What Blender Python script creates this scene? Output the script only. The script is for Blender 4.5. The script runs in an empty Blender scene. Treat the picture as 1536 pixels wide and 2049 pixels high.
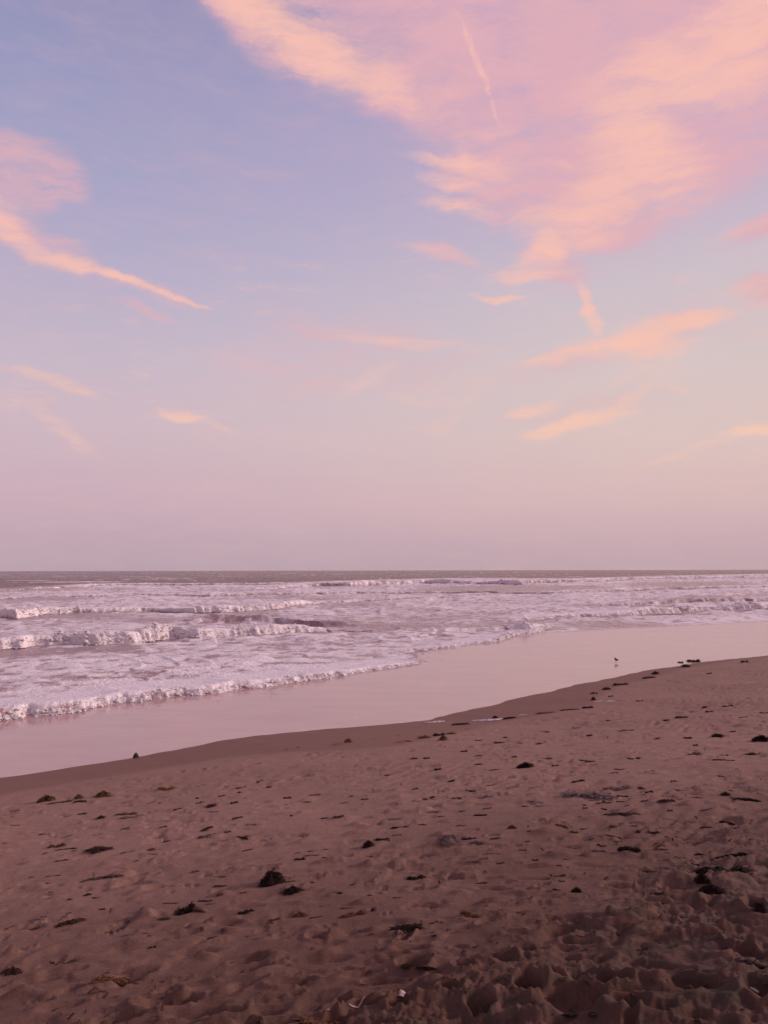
import bpy, math, random
import numpy as np

# ------------------------------------------------------------------ camera, sky, sun, exposure
S = bpy.context.scene
C = S.collection
CAM_Z = 3.0
cam_d = bpy.data.cameras.new('camera'); cam = bpy.data.objects.new('camera', cam_d); C.objects.link(cam)
cam_d.sensor_fit = 'VERTICAL'; cam_d.sensor_height = 36.0
cam_d.lens = 36.0 * 1548.0 / 2049.0
cam_d.clip_start = 0.05; cam_d.clip_end = 60000
from mathutils import Matrix
cam.matrix_world = Matrix.Translation((0, 0, CAM_Z)) @ Matrix.Rotation(math.radians(94.31), 4, 'X') @ Matrix.Rotation(math.radians(-0.11), 4, 'Z')
S.camera = cam

SUN_AZ, SUN_EL = math.radians(80), math.radians(21)
sun_d = bpy.data.lights.new('sun', 'SUN'); sun_d.energy = 3.2; sun_d.angle = math.radians(11); sun_d.color = (1.0, 0.79, 0.73)
sun = bpy.data.objects.new('sun', sun_d); C.objects.link(sun)
sun.rotation_euler = (math.pi/2 - SUN_EL, 0, math.pi - SUN_AZ)

S.view_settings.view_transform = 'Standard'; S.view_settings.look = 'None'
S.view_settings.exposure = 0.0; S.view_settings.gamma = 1.0; S.view_settings.use_curve_mapping = False

S.cycles.use_adaptive_sampling = True; S.cycles.adaptive_threshold = .015; S.cycles.adaptive_min_samples = 16

def lin(r, g, b):
    f = lambda c: (c/255/12.92) if c/255 <= 0.04045 else ((c/255+0.055)/1.055)**2.4
    return (f(r), f(g), f(b), 1.0)

VEIL = [
    (-1.8, 38.31, 12.85, 37.85, 3.71, 0.79),(0.53, 33.77, 8.96, 32.16, 2.87, 0.79),(18.19, 34.3, 28.35, 32.78, 4.61, 0.88),
    (19.68, 27.02, 25.94, 27.68, 3.3, 0.75),(25.12, 30.62, 27.62, 30.34, 2.79, 0.7),(8.87, 27.09, 14.75, 26.74, 2.34, 0.79),
    (3.63, 34.55, 12.74, 33.93, 3.49, 0.7),(-14.79, 38.4, -8.72, 34.86, 1.16, 0.57),(-9.49, 35.07, -2.57, 33.75, 1.42, 0.48),
    (-2.57, 33.75, 3.61, 31.28, 1.64, 0.61),(3.66, 36.97, 8.96, 32.02, 4.19, 0.83),(12.06, 36.14, 15.6, 31.36, 5.03, 0.88),
    (20.02, 36.57, 19.81, 31.04, 4.78, 0.79),(26.58, 34.72, 27.67, 31.39, 3.57, 0.79),(4.38, 31.54, 9.68, 30.51, 2.18, 0.7),
    (7.39, 28.57, 11.86, 27.63, 2.57, 0.79),(12.23, 27.91, 17.96, 27.26, 3.88, 0.83),(22.35, 26.6, 22.44, 28.91, 2.98, 0.75),
    (6.22, 25.98, 12.19, 25.75, 1.28, 0.52),(13.61, 24.35, 19.25, 24.35, 2.16, 0.79),(22.93, 24.42, 19.57, 23.68, 1.39, 0.52),
    (24.35, 27.7, 27.23, 28.53, 2.23, 0.57),(-28.16, 26.73, -25.39, 27.01, 1.1, 0.61),(-25.69, 26.66, -23.1, 26.11, 1.27, 0.61),
    (-23.42, 25.91, -22.42, 25.32, 1.16, 0.57),(-23.06, 24.92, -25.28, 24.04, 0.88, 0.52),(-27.49, 25.16, -25.31, 24.84, 1.32, 0.52),
    (-27.73, 23.65, -25.21, 22.0, 1.33, 0.57),(-25.21, 22.0, -20.61, 19.97, 1.05, 0.52),(-20.61, 19.97, -13.65, 18.99, 0.67, 0.43),
    (12.1, 21.56, 13.89, 20.92, 1.51, 0.61),(-19.56, 18.36, -16.11, 17.89, 0.33, 0.52),(-9.27, 17.88, -2.54, 17.13, 0.56, 0.52),
    (-11.06, 14.48, -2.54, 14.54, 2.79, 0.41),(-7.79, 18.12, 3.49, 16.11, 2.39, 0.34),(-2.54, 14.54, 4.97, 14.48, 2.41, 0.34),
    (5.14, 30.78, 7.39, 28.26, 1.11, 0.52),(25.39, 21.89, 27.88, 22.65, 0.73, 0.7),(25.88, 18.39, 27.71, 18.42, 1.01, 0.7),
    (10.15, 14.48, 17.96, 15.37, 1.15, 0.52),(17.27, 15.08, 22.67, 16.89, 1.24, 0.52),(3.16, 22.99, 6.18, 22.23, 0.62, 0.52),
    (10.46, 11.27, 19.22, 11.85, 1.31, 0.39),(-25.54, 13.22, -20.73, 12.15, 0.57, 0.34),(-24.86, 11.14, -21.3, 8.86, 0.79, 0.34),
    (-25.18, 21.08, -21.28, 20.21, 0.77, 0.52),(-27.11, 23.18, -25.83, 21.9, 0.93, 0.52),
]
PEACH = [
    (-17.75, 40.14, -12.18, 38.08, 1.21, 0.79),(-11.99, 37.97, -7.4, 35.88, 1.2, 0.93),(-7.4, 35.88, -2.96, 34.19, 1.32, 0.97),
    (-2.96, 34.19, 0.91, 32.92, 1.11, 0.7),(-6.45, 37.12, -1.02, 34.88, 1.31, 0.34),(0.91, 32.98, 5.15, 31.81, 1.03, 0.3),
    (28.41, 34.02, 23.94, 33.26, 1.67, 0.83),(26.47, 32.45, 19.53, 32.79, 0.77, 0.79),(25.79, 31.29, 19.85, 32.01, 1.48, 0.88),
    (19.83, 31.6, 17.68, 29.66, 2.0, 0.79),(17.68, 29.66, 20.35, 26.92, 2.33, 0.83),(15.03, 30.43, 17.33, 29.82, 0.38, 0.57),
    (20.35, 26.77, 22.17, 25.98, 1.12, 0.61),(17.92, 26.06, 14.7, 24.88, 1.88, 0.79),(15.41, 24.65, 11.98, 24.56, 1.21, 0.75),
    (12.43, 23.5, 12.19, 22.38, 0.99, 0.83),(12.48, 22.26, 10.82, 21.72, 0.71, 0.7),(12.64, 21.12, 9.08, 21.06, 0.34, 0.7),
    (9.33, 21.01, 11.35, 20.75, 0.38, 0.79),(12.6, 28.11, 14.06, 27.85, 0.32, 0.43),(6.16, 36.2, 7.11, 34.94, 0.19, 0.52),
    (7.11, 34.94, 7.84, 33.09, 0.18, 0.66),(7.84, 33.09, 8.56, 31.12, 0.16, 0.66),(3.2, 29.04, 7.01, 28.53, 0.33, 0.75),
    (5.87, 28.58, 9.26, 27.68, 0.81, 0.61),(3.88, 27.64, 7.37, 27.09, 0.49, 0.61),(4.02, 26.06, 6.97, 25.59, 0.54, 0.7),
    (5.12, 29.74, 8.92, 30.04, 0.56, 0.39),(7.38, 27.8, 11.12, 27.7, 1.21, 0.39),(2.78, 22.9, 6.37, 22.36, 0.38, 0.52),
    (7.46, 19.79, 10.08, 19.48, 0.21, 0.75),(14.3, 19.99, 14.71, 19.16, 0.33, 0.7),(14.71, 19.16, 15.1, 17.64, 0.33, 0.79),
    (15.1, 17.64, 15.78, 16.64, 0.37, 0.75),(10.89, 15.08, 13.78, 15.48, 0.42, 0.57),(13.78, 15.61, 17.29, 15.76, 0.58, 0.75),
    (16.94, 15.73, 20.36, 16.42, 0.89, 0.97),(20.03, 16.52, 23.32, 16.95, 0.55, 0.97),(18.29, 14.93, 20.65, 15.19, 0.96, 0.75),
    (18.61, 14.02, 19.95, 14.04, 0.65, 0.43),(24.12, 21.72, 27.28, 22.7, 0.44, 0.39),(24.69, 18.25, 27.42, 18.78, 0.52, 0.48),
    (25.55, 17.68, 27.37, 17.54, 0.44, 0.39),(12.17, 10.2, 16.31, 10.85, 0.51, 0.97),(9.92, 11.5, 11.99, 11.99, 0.43, 0.7),
    (15.96, 10.87, 18.9, 12.39, 0.41, 0.52),(17.23, 13.37, 20.59, 13.11, 0.89, 0.34),(1.97, 12.55, 8.69, 14.55, 0.88, 0.34),
    (20.25, 12.73, 21.87, 12.12, 0.28, 0.34),(24.63, 9.14, 26.92, 9.39, 0.34, 0.83),(19.77, 7.49, 24.93, 8.98, 0.24, 0.43),
    (24.97, 10.11, 26.92, 9.49, 0.23, 0.39),(-27.72, 23.3, -26.48, 22.69, 0.94, 0.83),(-26.2, 23.7, -26.98, 23.05, 0.51, 0.52),
    (-26.32, 26.83, -24.42, 26.61, 0.65, 0.3),(-25.32, 25.28, -23.08, 25.37, 0.74, 0.25),(-26.48, 22.69, -25.52, 21.89, 0.55, 0.75),
    (-25.51, 21.64, -23.58, 20.76, 0.45, 0.79),(-23.74, 20.83, -21.28, 20.37, 0.46, 0.97),(-21.45, 20.35, -17.88, 19.68, 0.28, 0.88),
    (-17.88, 19.68, -13.94, 19.13, 0.16, 0.79),(-2.92, 17.12, -0.28, 16.86, 0.39, 0.43),(-0.65, 16.72, 4.99, 16.44, 0.39, 0.52),
    (-4.05, 17.7, -0.28, 17.14, 0.31, 0.34),(-25.54, 13.32, -23.66, 13.05, 0.27, 0.48),(-23.82, 13.03, -20.9, 12.27, 0.35, 0.52),
    (-24.7, 10.99, -23.25, 9.93, 0.54, 0.39),(-23.41, 9.92, -21.3, 8.97, 0.48, 0.43),(-15.28, 11.1, -13.51, 10.83, 0.42, 0.7),
    (-13.69, 10.9, -11.54, 10.12, 0.3, 0.43),(-2.53, 13.06, 0.47, 14.79, 0.53, 0.43),(0.65, 12.81, 2.9, 12.32, 0.4, 0.43),
    (3.83, 10.71, 6.07, 12.48, 0.88, 0.34),(5.89, 12.49, 7.38, 13.34, 0.35, 0.39),
]
SHORE = [
    (1.52, -12.54),(2.39, -12.41),(3.03, -12.39),(3.71, -12.36),(4.46, -12.36),(4.99, -12.38),(5.76, -12.46),(6.25, -12.54),(6.77, -12.62),
    (7.72, -12.48),(9.11, -12.02),(9.79, -11.82),(10.82, -11.62),(11.23, -11.68),(12.24, -11.88),(13.3, -11.97),(14.33, -12.27),(15.54, -12.33),
    (16.97, -12.65),(17.83, -12.64),(19.57, -12.85),(21.21, -13.06),(22.8, -12.99),(24.15, -13.06),(25.45, -12.88),(27.76, -12.5),(32.33, -11.5),
]
WETLINE = [
    (1.55, 1.85),(2.65, 1.58),(3.62, 1.41),(4.61, 1.58),(5.73, 1.78),(6.58, 2.66),(6.98, 3.38),(7.68, 3.58),(9.27, 2.51),(10.99, 1.75),(12.04, 2.27),
    (13.4, 2.37),(15.49, 1.62),(17.47, 1.31),(19.58, 1.1),(22.58, 0.79),(26.45, 0.81),
]
FRONTS = [
    ('near_bore', 2.6, 1.5, [(3.09, -17.16, 0.3, 1.0), (4.16, -17.17, 0.3, 1.0), (4.78, -17.36, 0.28, 1.0), (5.53, -17.17, 0.3, 1.0), (6.31, -17.55, 0.27, 1.0), (6.91, -17.64, 0.28, 1.0), (7.52, -17.67, 0.26, 1.0), (8.21, -17.84, 0.27, 1.0), (8.78, -17.66, 0.24, 1.0), (9.67, -17.53, 0.24, 1.0), (10.49, -17.71, 0.22, 1.0), (11.12, -17.75, 0.22, 1.0), (12.2, -17.93, 0.19, 1.0), (12.75, -17.99, 0.18, 1.0), (13.79, -18.21, 0.17, 0.95), (15.12, -18.27, 0.13, 0.9), (16.96, -18.86, 0.07, 0.8), (17.97, -19.28, 0.0, 0.0), (22.22, -19.96, 0.0, 0.0)]),
    ('side_bore', 1.5, 0.8, [(15.76, -20.8, 0.0, 0.0), (17.61, -21.21, 0.03, 0.5), (19.42, -21.65, 0.09, 0.9), (20.76, -21.71, 0.1, 0.9), (23.4, -22.39, 0.13, 1.0), (25.21, -22.64, 0.13, 0.95), (27.45, -23.73, 0.16, 0.9), (29.06, -24.2, 0.2, 0.95), (31.49, -25.41, 0.14, 0.9), (34.59, -27.03, 0.0, 0.0)]),
    ('side_peak', 1.8, 0.3, [(25.63, -26.8, 0.0, 0.0), (27.56, -26.7, 0.18, 0.05), (29.14, -26.16, 0.22, 0.1), (29.7, -25.68, 0.32, 0.4), (30.16, -25.27, 0.42, 0.9), (31.04, -25.36, 0.35, 1.0), (32.45, -25.94, 0.15, 0.8), (33.97, -26.55, 0.0, 0.0)]),
    ('main_breaker', 3.2, 2.2, [(5.53, -31.16, 0.5, 1.0), (7.77, -32.4, 0.55, 1.0), (8.51, -32.52, 0.55, 1.0), (9.25, -33.2, 0.5, 1.0), (10.24, -32.62, 0.5, 1.0), (11.4, -31.9, 0.58, 1.0), (12.5, -31.52, 0.66, 1.0), (13.94, -32.39, 0.66, 1.0), (14.86, -32.9, 0.66, 1.0), (15.6, -31.93, 0.6, 1.0), (16.8, -31.91, 0.55, 1.0), (17.58, -31.94, 0.55, 1.0), (18.73, -31.66, 0.52, 1.0), (19.92, -31.38, 0.5, 1.0), (21.16, -31.46, 0.4, 1.0), (21.66, -31.43, 0.2, 0.6), (22.95, -31.13, 0.12, 0.2), (25.82, -29.91, 0.0, 0.0)]),
    ('main_shoulder', 3.5, 0.0, [(18.0, -40.52, 0.0, 0.0), (19.45, -39.25, 0.25, 0.0), (20.86, -39.05, 0.38, 0.0), (22.12, -37.95, 0.48, 0.0), (23.17, -37.03, 0.42, 0.05), (23.78, -35.46, 0.35, 0.2), (23.95, -33.36, 0.3, 0.1), (24.74, -32.67, 0.3, 0.2), (25.93, -31.64, 0.0, 0.0)]),
    ('outer_breaker', 5.0, 3.6, [(9.63, -54.76, 0.7, 1.0), (12.99, -54.49, 0.7, 1.0), (13.45, -52.72, 0.75, 1.0), (14.78, -54.35, 0.7, 1.0), (16.68, -56.55, 0.75, 1.0), (18.69, -56.44, 0.55, 1.0), (20.55, -55.66, 0.45, 0.9), (23.55, -55.72, 0.45, 0.8), (24.88, -51.81, 0.6, 0.95), (27.09, -50.73, 0.6, 0.9), (30.44, -51.5, 0.6, 0.85), (35.86, -54.23, 0.55, 1.0), (39.25, -56.2, 0.3, 0.7), (50.48, -61.59, 0.2, 0.5), (60.88, -61.99, 0.1, 0.3), (68.72, -61.63, 0.0, 0.0)]),
    ('right_breaker', 4.0, 2.8, [(33.12, -30.49, 0.0, 0.0), (37.37, -30.33, 0.18, 0.8), (41.0, -30.46, 0.25, 0.9), (42.63, -29.73, 0.28, 0.95), (45.02, -29.08, 0.4, 1.0), (47.79, -28.94, 0.55, 0.9), (49.09, -28.6, 0.6, 0.7), (53.64, -28.88, 0.42, 0.8), (55.91, -27.79, 0.5, 0.95), (59.39, -26.61, 0.62, 1.0), (67.53, -25.72, 0.6, 1.0)]),
    ('right_swell', 4.0, 2.0, [(51.28, -38.07, 0.0, 0.0), (57.22, -37.41, 0.3, 0.5), (66.41, -35.73, 0.5, 0.4), (75.3, -33.71, 0.5, 0.7), (84.9, -30.0, 0.5, 0.8)]),
    ('far_right_breaker', 9.0, 8.0, [(57.54, -103.19, 0.0, 0.0), (68.69, -109.85, 0.5, 0.6), (87.85, -125.8, 0.75, 0.9), (89.15, -117.75, 1.0, 0.7), (102.88, -125.52, 1.1, 0.95), (117.56, -127.6, 1.1, 1.0), (123.8, -104.19, 1.0, 1.0), (125.25, -119.64, 1.1, 1.0), (151.28, -112.18, 0.9, 1.0), (207.43, -135.39, 0.7, 0.8), (241.22, -138.31, 0.9, 1.0), (266.1, -133.62, 0.8, 0.9), (291.93, -130.33, 0.6, 0.8), (351.54, -123.81, 0.6, 0.7)]),
    ('far_left_breaker', 10.0, 7.0, [(21.58, -116.7, 0.3, 0.5), (29.16, -122.78, 0.3, 0.5), (40.41, -137.42, 0.3, 0.6), (56.07, -157.76, 0.5, 0.9), (65.63, -155.53, 0.5, 0.9), (73.16, -147.91, 0.5, 0.8), (84.99, -135.94, 0.5, 0.9), (93.98, -134.59, 0.0, 0.0)]),
    ('mid_left_surge', 4.0, 2.5, [(15.72, -84.83, 0.1, 0.4), (25.18, -92.85, 0.2, 0.6), (35.84, -92.3, 0.25, 0.7), (41.8, -81.93, 0.3, 0.8), (51.7, -82.68, 0.3, 0.8), (60.56, -79.99, 0.3, 0.7), (73.0, -74.33, 0.3, 0.6), (79.1, -62.52, 0.3, 0.7), (105.82, -64.8, 0.4, 0.8), (131.2, -58.64, 0.4, 0.8)]),
]
FOAM_BLOBS = [
    (-9.0, 54.32, 2.13, 5.22, -0.5),(-10.68, 47.8, 2.21, 3.1, -0.5),(-14.1, 46.96, 1.27, 2.59, -0.5),(-3.22, 42.45, 1.38, 3.12, -0.6),
    (-1.89, 43.19, 1.12, 3.22, -0.4),(-0.22, 41.26, 1.6, 2.93, -0.4),(19.21, 128.96, 9.27, 18.3, -0.9),(32.29, 131.54, 5.25, 15.8, -0.6),
    (10.14, 119.71, 4.66, 12.43, -0.6),(-21.3, 51.22, 3.23, 3.31, -0.9),(-13.04, 28.8, 1.43, 1.29, -0.9),(-10.84, 29.83, 1.44, 1.08, -0.8),
    (-9.76, 29.45, 0.6, 0.83, -0.9),(-9.14, 33.35, 0.49, 0.77, -0.9),(-6.86, 22.47, 0.61, 0.95, -0.7),(-8.97, 21.69, 1.06, 0.95, -0.4),
    (-7.65, 21.1, 0.87, 0.65, -0.4),(-9.1, 19.1, 0.82, 0.77, -0.3),(6.38, 42.96, 1.12, 2.44, -0.45),(4.48, 40.78, 1.59, 2.17, -0.35),
    (1.63, 41.21, 1.6, 2.56, -0.5),(1.97, 59.39, 1.92, 3.8, -0.4),(28.29, 73.21, 2.03, 5.31, -0.8),(20.45, 63.51, 1.29, 3.83, -0.7),
    (34.86, 82.01, 3.45, 6.84, -0.6),(16.38, 61.98, 1.66, 3.54, -0.6),(21.88, 60.16, 1.03, 5.29, -0.5),(58.43, 156.16, 8.62, 23.95, -0.6),
    (75.56, 172.29, 7.29, 22.86, -0.5),(11.29, 42.83, 2.58, 3.38, -0.35),(14.3, 41.98, 2.86, 2.54, -0.4),(5.47, 36.92, 0.96, 1.2, -0.5),
    (-6.59, 79.94, 3.11, 5.54, -0.5),(-2.91, 66.28, 2.57, 3.79, -0.5),(-60.07, 131.88, 6.55, 18.09, -0.7),(-76.58, 159.1, 6.84, 40.28, -0.9),
    (-42.03, 123.72, 2.53, 11.03, -0.5),(-34.94, 81.38, 3.43, 6.76, -0.4),(-12.43, 92.83, 3.63, 7.56, -0.35),(1.73, 29.6, 1.15, 1.89, -0.5),
    (-0.15, 26.94, 0.7, 0.94, -0.2),(4.54, 63.3, 2.87, 6.94, 0.2),(-4.07, 23.78, 3.12, 3.13, 0.12),(-9.66, 24.47, 2.04, 2.68, 0.15),
    (-10.64, 152.72, 2.97, 20.19, -0.5),
]
INNER = [
    (3.12, -17.33),(4.19, -17.29),(5.57, -17.29),(7.57, -17.81),(9.75, -17.67),(12.31, -18.1),(15.28, -18.45),(17.14, -19.06),(19.18, -21.17),
    (23.25, -22.24),(27.24, -23.56),(29.83, -23.92),(34.92, -22.86),(40.52, -21.84),(46.2, -20.72),(53.32, -18.89),
]
OUTER = [
    (24.32, -139.21),(32.26, -135.91),(45.52, -154.82),(64.76, -182.25),(98.33, -157.29),(118.91, -170.29),(157.48, -192.13),(204.35, -208.01),
    (227.72, -179.86),(254.25, -176.87),(395.32, -226.61),(572.91, -255.67),(674.23, -237.33),
]
WEEDS = [
    (-3.988, 12.682, 0.114, 0.088, 'mound', 'olive', 'small round olive seaweed ball at the edge of the water film', 'seaweed lying in the shallow water edge'),
    (10.094, 25.606, 0.447, 0.143, 'flat', 'dark', 'long dark seaweed lump in the shallows with a humped right end', 'seaweed lying in the shallow water edge'),
    (9.568, 25.34, 0.194, 0.079, 'flat', 'dark', 'tiny dark seaweed lump in the shallows beside a longer one', 'seaweed lying in the shallow water edge'),
    (-3.985, 9.339, 0.244, 0.095, 'mound', 'gold', 'tall olive and gold seaweed clump nearest the left edge by the damp sand', 'seaweed clumps along the edge of the damp sand'),
    (-3.335, 9.428, 0.241, 0.08, 'mound', 'gold', 'olive and gold seaweed clump with a dark flat skirt on the damp sand', 'seaweed clumps along the edge of the damp sand'),
    (-3.62, 9.382, 0.141, 0.06, 'mound', 'brown', 'small brown seaweed hump between two larger olive clumps', 'seaweed clumps along the edge of the damp sand'),
    (-3.508, 9.14, 0.144, 0.033, 'strip', 'dark', 'dark seaweed strip lying just below a small brown hump', 'seaweed clumps along the edge of the damp sand'),
    (-3.75, 9.198, 0.266, 0.027, 'strip', 'brown', 'thin brown weed strip trailing from the tall olive clump', 'seaweed clumps along the edge of the damp sand'),
    (-2.646, 9.595, 0.226, 0.066, 'flat', 'amber', 'bright golden brown flat seaweed clump alone on the damp sand', 'seaweed clumps along the edge of the damp sand'),
    (-0.569, 12.486, 0.157, 0.074, 'mound', 'amber', 'golden brown seaweed tuft alone on the damp band below the water film', 'seaweed clumps along the edge of the damp sand'),
    (1.391, 14.492, 0.345, 0.057, 'strip', 'brown', 'long brown weed strip just under the white foam line', 'seaweed clumps along the edge of the damp sand'),
    (0.886, 12.801, 0.237, 0.076, 'flat', 'dark', 'dark seaweed clump on top of the golden drift line cluster', 'seaweed clumps along the edge of the damp sand'),
    (0.636, 12.518, 0.248, 0.066, 'flat', 'amber', 'golden seaweed patch at the lower end of the drift line cluster', 'seaweed clumps along the edge of the damp sand'),
    (1.101, 12.949, 0.189, 0.051, 'flat', 'amber', 'golden seaweed wisps at the upper end of the drift line cluster', 'seaweed clumps along the edge of the damp sand'),
    (0.9, 12.026, 0.159, 0.072, 'mound', 'brown', 'short brown seaweed lump just below the drift line cluster', 'seaweed clumps along the edge of the damp sand'),
    (0.331, 12.131, 0.193, 0.032, 'strip', 'brown', 'thin brown weed strip where the drift line meets the damp band', 'seaweed clumps along the edge of the damp sand'),
    (2.128, 15.147, 0.141, 0.06, 'mound', 'dark', 'dark seaweed lump sitting on the end of the white foam line', 'seaweed clumps along the edge of the damp sand'),
    (2.355, 14.882, 0.257, 0.05, 'strip', 'dark', 'dark weed strip right of the white foam line', 'seaweed clumps along the edge of the damp sand'),
    (3.101, 15.194, 0.346, 0.036, 'strip', 'brown', 'long thin weed string running right from the foam line', 'seaweed clumps along the edge of the damp sand'),
    (3.616, 15.326, 0.372, 0.036, 'strip', 'brown', 'farther thin weed string along the top of the damp sand', 'seaweed clumps along the edge of the damp sand'),
    (5.823, 19.353, 0.396, 0.066, 'strip', 'brown', 'brown weed strip on the drift line under the wading bird', 'seaweed clumps along the edge of the damp sand'),
    (5.295, 18.756, 0.204, 0.064, 'flat', 'brown', 'brown seaweed scrap left of the strip under the wading bird', 'seaweed clumps along the edge of the damp sand'),
    (4.798, 17.975, 0.182, 0.061, 'flat', 'dark', 'dark seaweed scrap at the left turn of the far drift line', 'seaweed clumps along the edge of the damp sand'),
    (4.425, 16.631, 0.135, 0.079, 'mound', 'dark', 'dark seaweed lump beside the short white foam dash', 'seaweed clumps along the edge of the damp sand'),
    (7.002, 20.749, 0.342, 0.071, 'strip', 'brown', 'brown weed strip halfway up the far drift line', 'seaweed clumps along the edge of the damp sand'),
    (7.551, 21.831, 0.271, 0.09, 'mound', 'dark', 'dark seaweed hump near the upper end of the far drift line', 'seaweed clumps along the edge of the damp sand'),
    (9.065, 23.581, 0.361, 0.099, 'mound', 'dark', 'dark seaweed mat just below the lumps in the shallows', 'seaweed clumps along the edge of the damp sand'),
    (-2.881, 7.016, 0.154, 0.051, 'flat', 'rust', 'reddish brown block shaped seaweed pad on the left sand', 'seaweed clumps scattered on the open sand'),
    (-2.418, 6.795, 0.294, 0.054, 'mound', 'dark', 'dark seaweed hump with long flat arms on the left sand', 'seaweed clumps scattered on the open sand'),
    (-2.672, 8.21, 0.267, 0.046, 'flat', 'brown', 'brown seaweed mat left of centre with a pale mat below', 'seaweed clumps scattered on the open sand'),
    (-2.548, 8.032, 0.227, 0.034, 'flat', 'grey', 'grey sand dusted weed mat just below a brown mat', 'seaweed clumps scattered on the open sand'),
    (-2.899, 8.123, 0.116, 0.035, 'mound', 'dark', 'small dark seaweed hump left of the brown and grey mats', 'seaweed clumps scattered on the open sand'),
    (-1.798, 8.224, 0.147, 0.034, 'mound', 'dark', 'low dark seaweed hump in the middle of the upper sand', 'seaweed clumps scattered on the open sand'),
    (-0.756, 5.435, 0.198, 0.106, 'mound', 'black', 'largest black seaweed mound standing tall on the sand', 'seaweed clumps scattered on the open sand'),
    (-0.593, 5.227, 0.176, 0.051, 'mound', 'black', 'low black pointed seaweed mound right below the largest one', 'seaweed clumps scattered on the open sand'),
    (-0.122, 6.215, 0.127, 0.059, 'mound', 'black', 'compact black seaweed mound in the middle of the beach', 'seaweed clumps scattered on the open sand'),
    (-0.021, 6.382, 0.122, 0.022, 'strip', 'dark', 'dark flat weed strip right of a compact black mound', 'seaweed clumps scattered on the open sand'),
    (-0.635, 5.948, 0.09, 0.037, 'flat', 'dark', 'small ragged black seaweed clump up the sand from the largest mound', 'seaweed clumps scattered on the open sand'),
    (-0.109, 5.93, 0.081, 0.02, 'flat', 'rust', 'reddish flat weed scrap below the compact black mound', 'seaweed clumps scattered on the open sand'),
    (-0.847, 4.878, 0.104, 0.031, 'flat', 'black', 'smooth black seaweed pad in a purple dip of sand', 'seaweed clumps scattered on the open sand'),
    (0.502, 6.121, 0.243, 0.075, 'mound', 'grey', 'big grey sand dusted seaweed mound right of centre', 'seaweed clumps scattered on the open sand'),
    (0.657, 6.164, 0.127, 0.03, 'flat', 'dark', 'dark flat weed pad touching the big grey mound', 'seaweed clumps scattered on the open sand'),
    (0.698, 5.991, 0.148, 0.041, 'flat', 'grey', 'low grey weed pad below the big grey mound', 'seaweed clumps scattered on the open sand'),
    (0.205, 5.314, 0.132, 0.04, 'flat', 'black', 'black ragged two lobed seaweed strip alone in the sand', 'seaweed clumps scattered on the open sand'),
    (-0.499, 4.778, 0.108, 0.037, 'mound', 'rust', 'reddish brown seaweed clump with a thin trailing tail', 'seaweed clumps scattered on the open sand'),
    (-0.407, 4.741, 0.08, 0.013, 'strip', 'dark', 'thin dark tail of weed beside a reddish clump', 'seaweed clumps scattered on the open sand'),
    (-0.19, 4.712, 0.159, 0.036, 'flat', 'rust', 'wide loose reddish seaweed mat right of the tailed clump', 'seaweed clumps scattered on the open sand'),
    (-0.067, 4.745, 0.033, 0.023, 'mound', 'dark', 'tiny dark weed knob right of the loose reddish mat', 'seaweed clumps scattered on the open sand'),
    (-2.048, 5.851, 0.264, 0.034, 'strip', 'brown', 'long brown weed stalk rising to a knobbed right end', 'seaweed clumps scattered on the open sand'),
    (1.6, 9.008, 0.231, 0.073, 'mound', 'black', 'black humped seaweed clump in the middle of the far sand', 'seaweed clumps scattered on the open sand'),
    (1.936, 8.981, 0.092, 0.031, 'flat', 'dark', 'small dark seaweed pad right of a black humped clump', 'seaweed clumps scattered on the open sand'),
    (1.15, 4.814, 0.075, 0.038, 'mound', 'black', 'black curled weed knot with wiry stalks', 'seaweed clumps scattered on the open sand'),
    (1.02, 6.344, 0.087, 0.035, 'mound', 'rust', 'small reddish brown weed tuft right of centre', 'seaweed clumps scattered on the open sand'),
    (1.959, 6.515, 0.257, 0.037, 'strip', 'brown', 'long brown black seaweed strip right of centre', 'seaweed clumps scattered on the open sand'),
    (4.544, 10.761, 0.231, 0.062, 'mound', 'black', 'black pointed seaweed hump near the right edge of the far sand', 'seaweed clumps scattered on the open sand'),
    (4.883, 10.232, 0.269, 0.09, 'mound', 'black', 'black seaweed clump cut by the right edge of the picture', 'seaweed clumps scattered on the open sand'),
    (4.238, 9.086, 0.265, 0.06, 'flat', 'dark', 'ragged dark weed mat below the black clump at the right edge', 'seaweed clumps scattered on the open sand'),
    (3.615, 9.227, 0.183, 0.052, 'flat', 'grey', 'greyish seaweed pad on the far right sand', 'seaweed clumps scattered on the open sand'),
    (3.064, 6.698, 0.207, 0.03, 'strip', 'black', 'straight black weed strip near the right edge', 'seaweed clumps scattered on the open sand'),
    (2.397, 6.761, 0.144, 0.038, 'strip', 'brown', 'brown weed piece sloping up to the right', 'seaweed clumps scattered on the open sand'),
    (2.963, 6.902, 0.1, 0.04, 'mound', 'dark', 'dark peaked weed scrap left of the straight black strip', 'seaweed clumps scattered on the open sand'),
    (2.235, 5.655, 0.214, 0.033, 'flat', 'rust', 'reddish ragged seaweed strip on the reddish right sand', 'seaweed clumps scattered on the open sand'),
    (2.281, 5.291, 0.219, 0.035, 'strip', 'black', 'long black seaweed strip rising right on the right sand', 'seaweed clumps scattered on the open sand'),
    (1.693, 5.526, 0.158, 0.032, 'strip', 'black', 'black seaweed strip lying under a shorter one', 'seaweed clumps scattered on the open sand'),
    (1.74, 5.641, 0.112, 0.024, 'flat', 'dark', 'short dark weed strip lying above a longer black one', 'seaweed clumps scattered on the open sand'),
    (1.557, 5.722, 0.081, 0.028, 'flat', 'dark', 'small dark weed lump left of a pair of black strips', 'seaweed clumps scattered on the open sand'),
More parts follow.
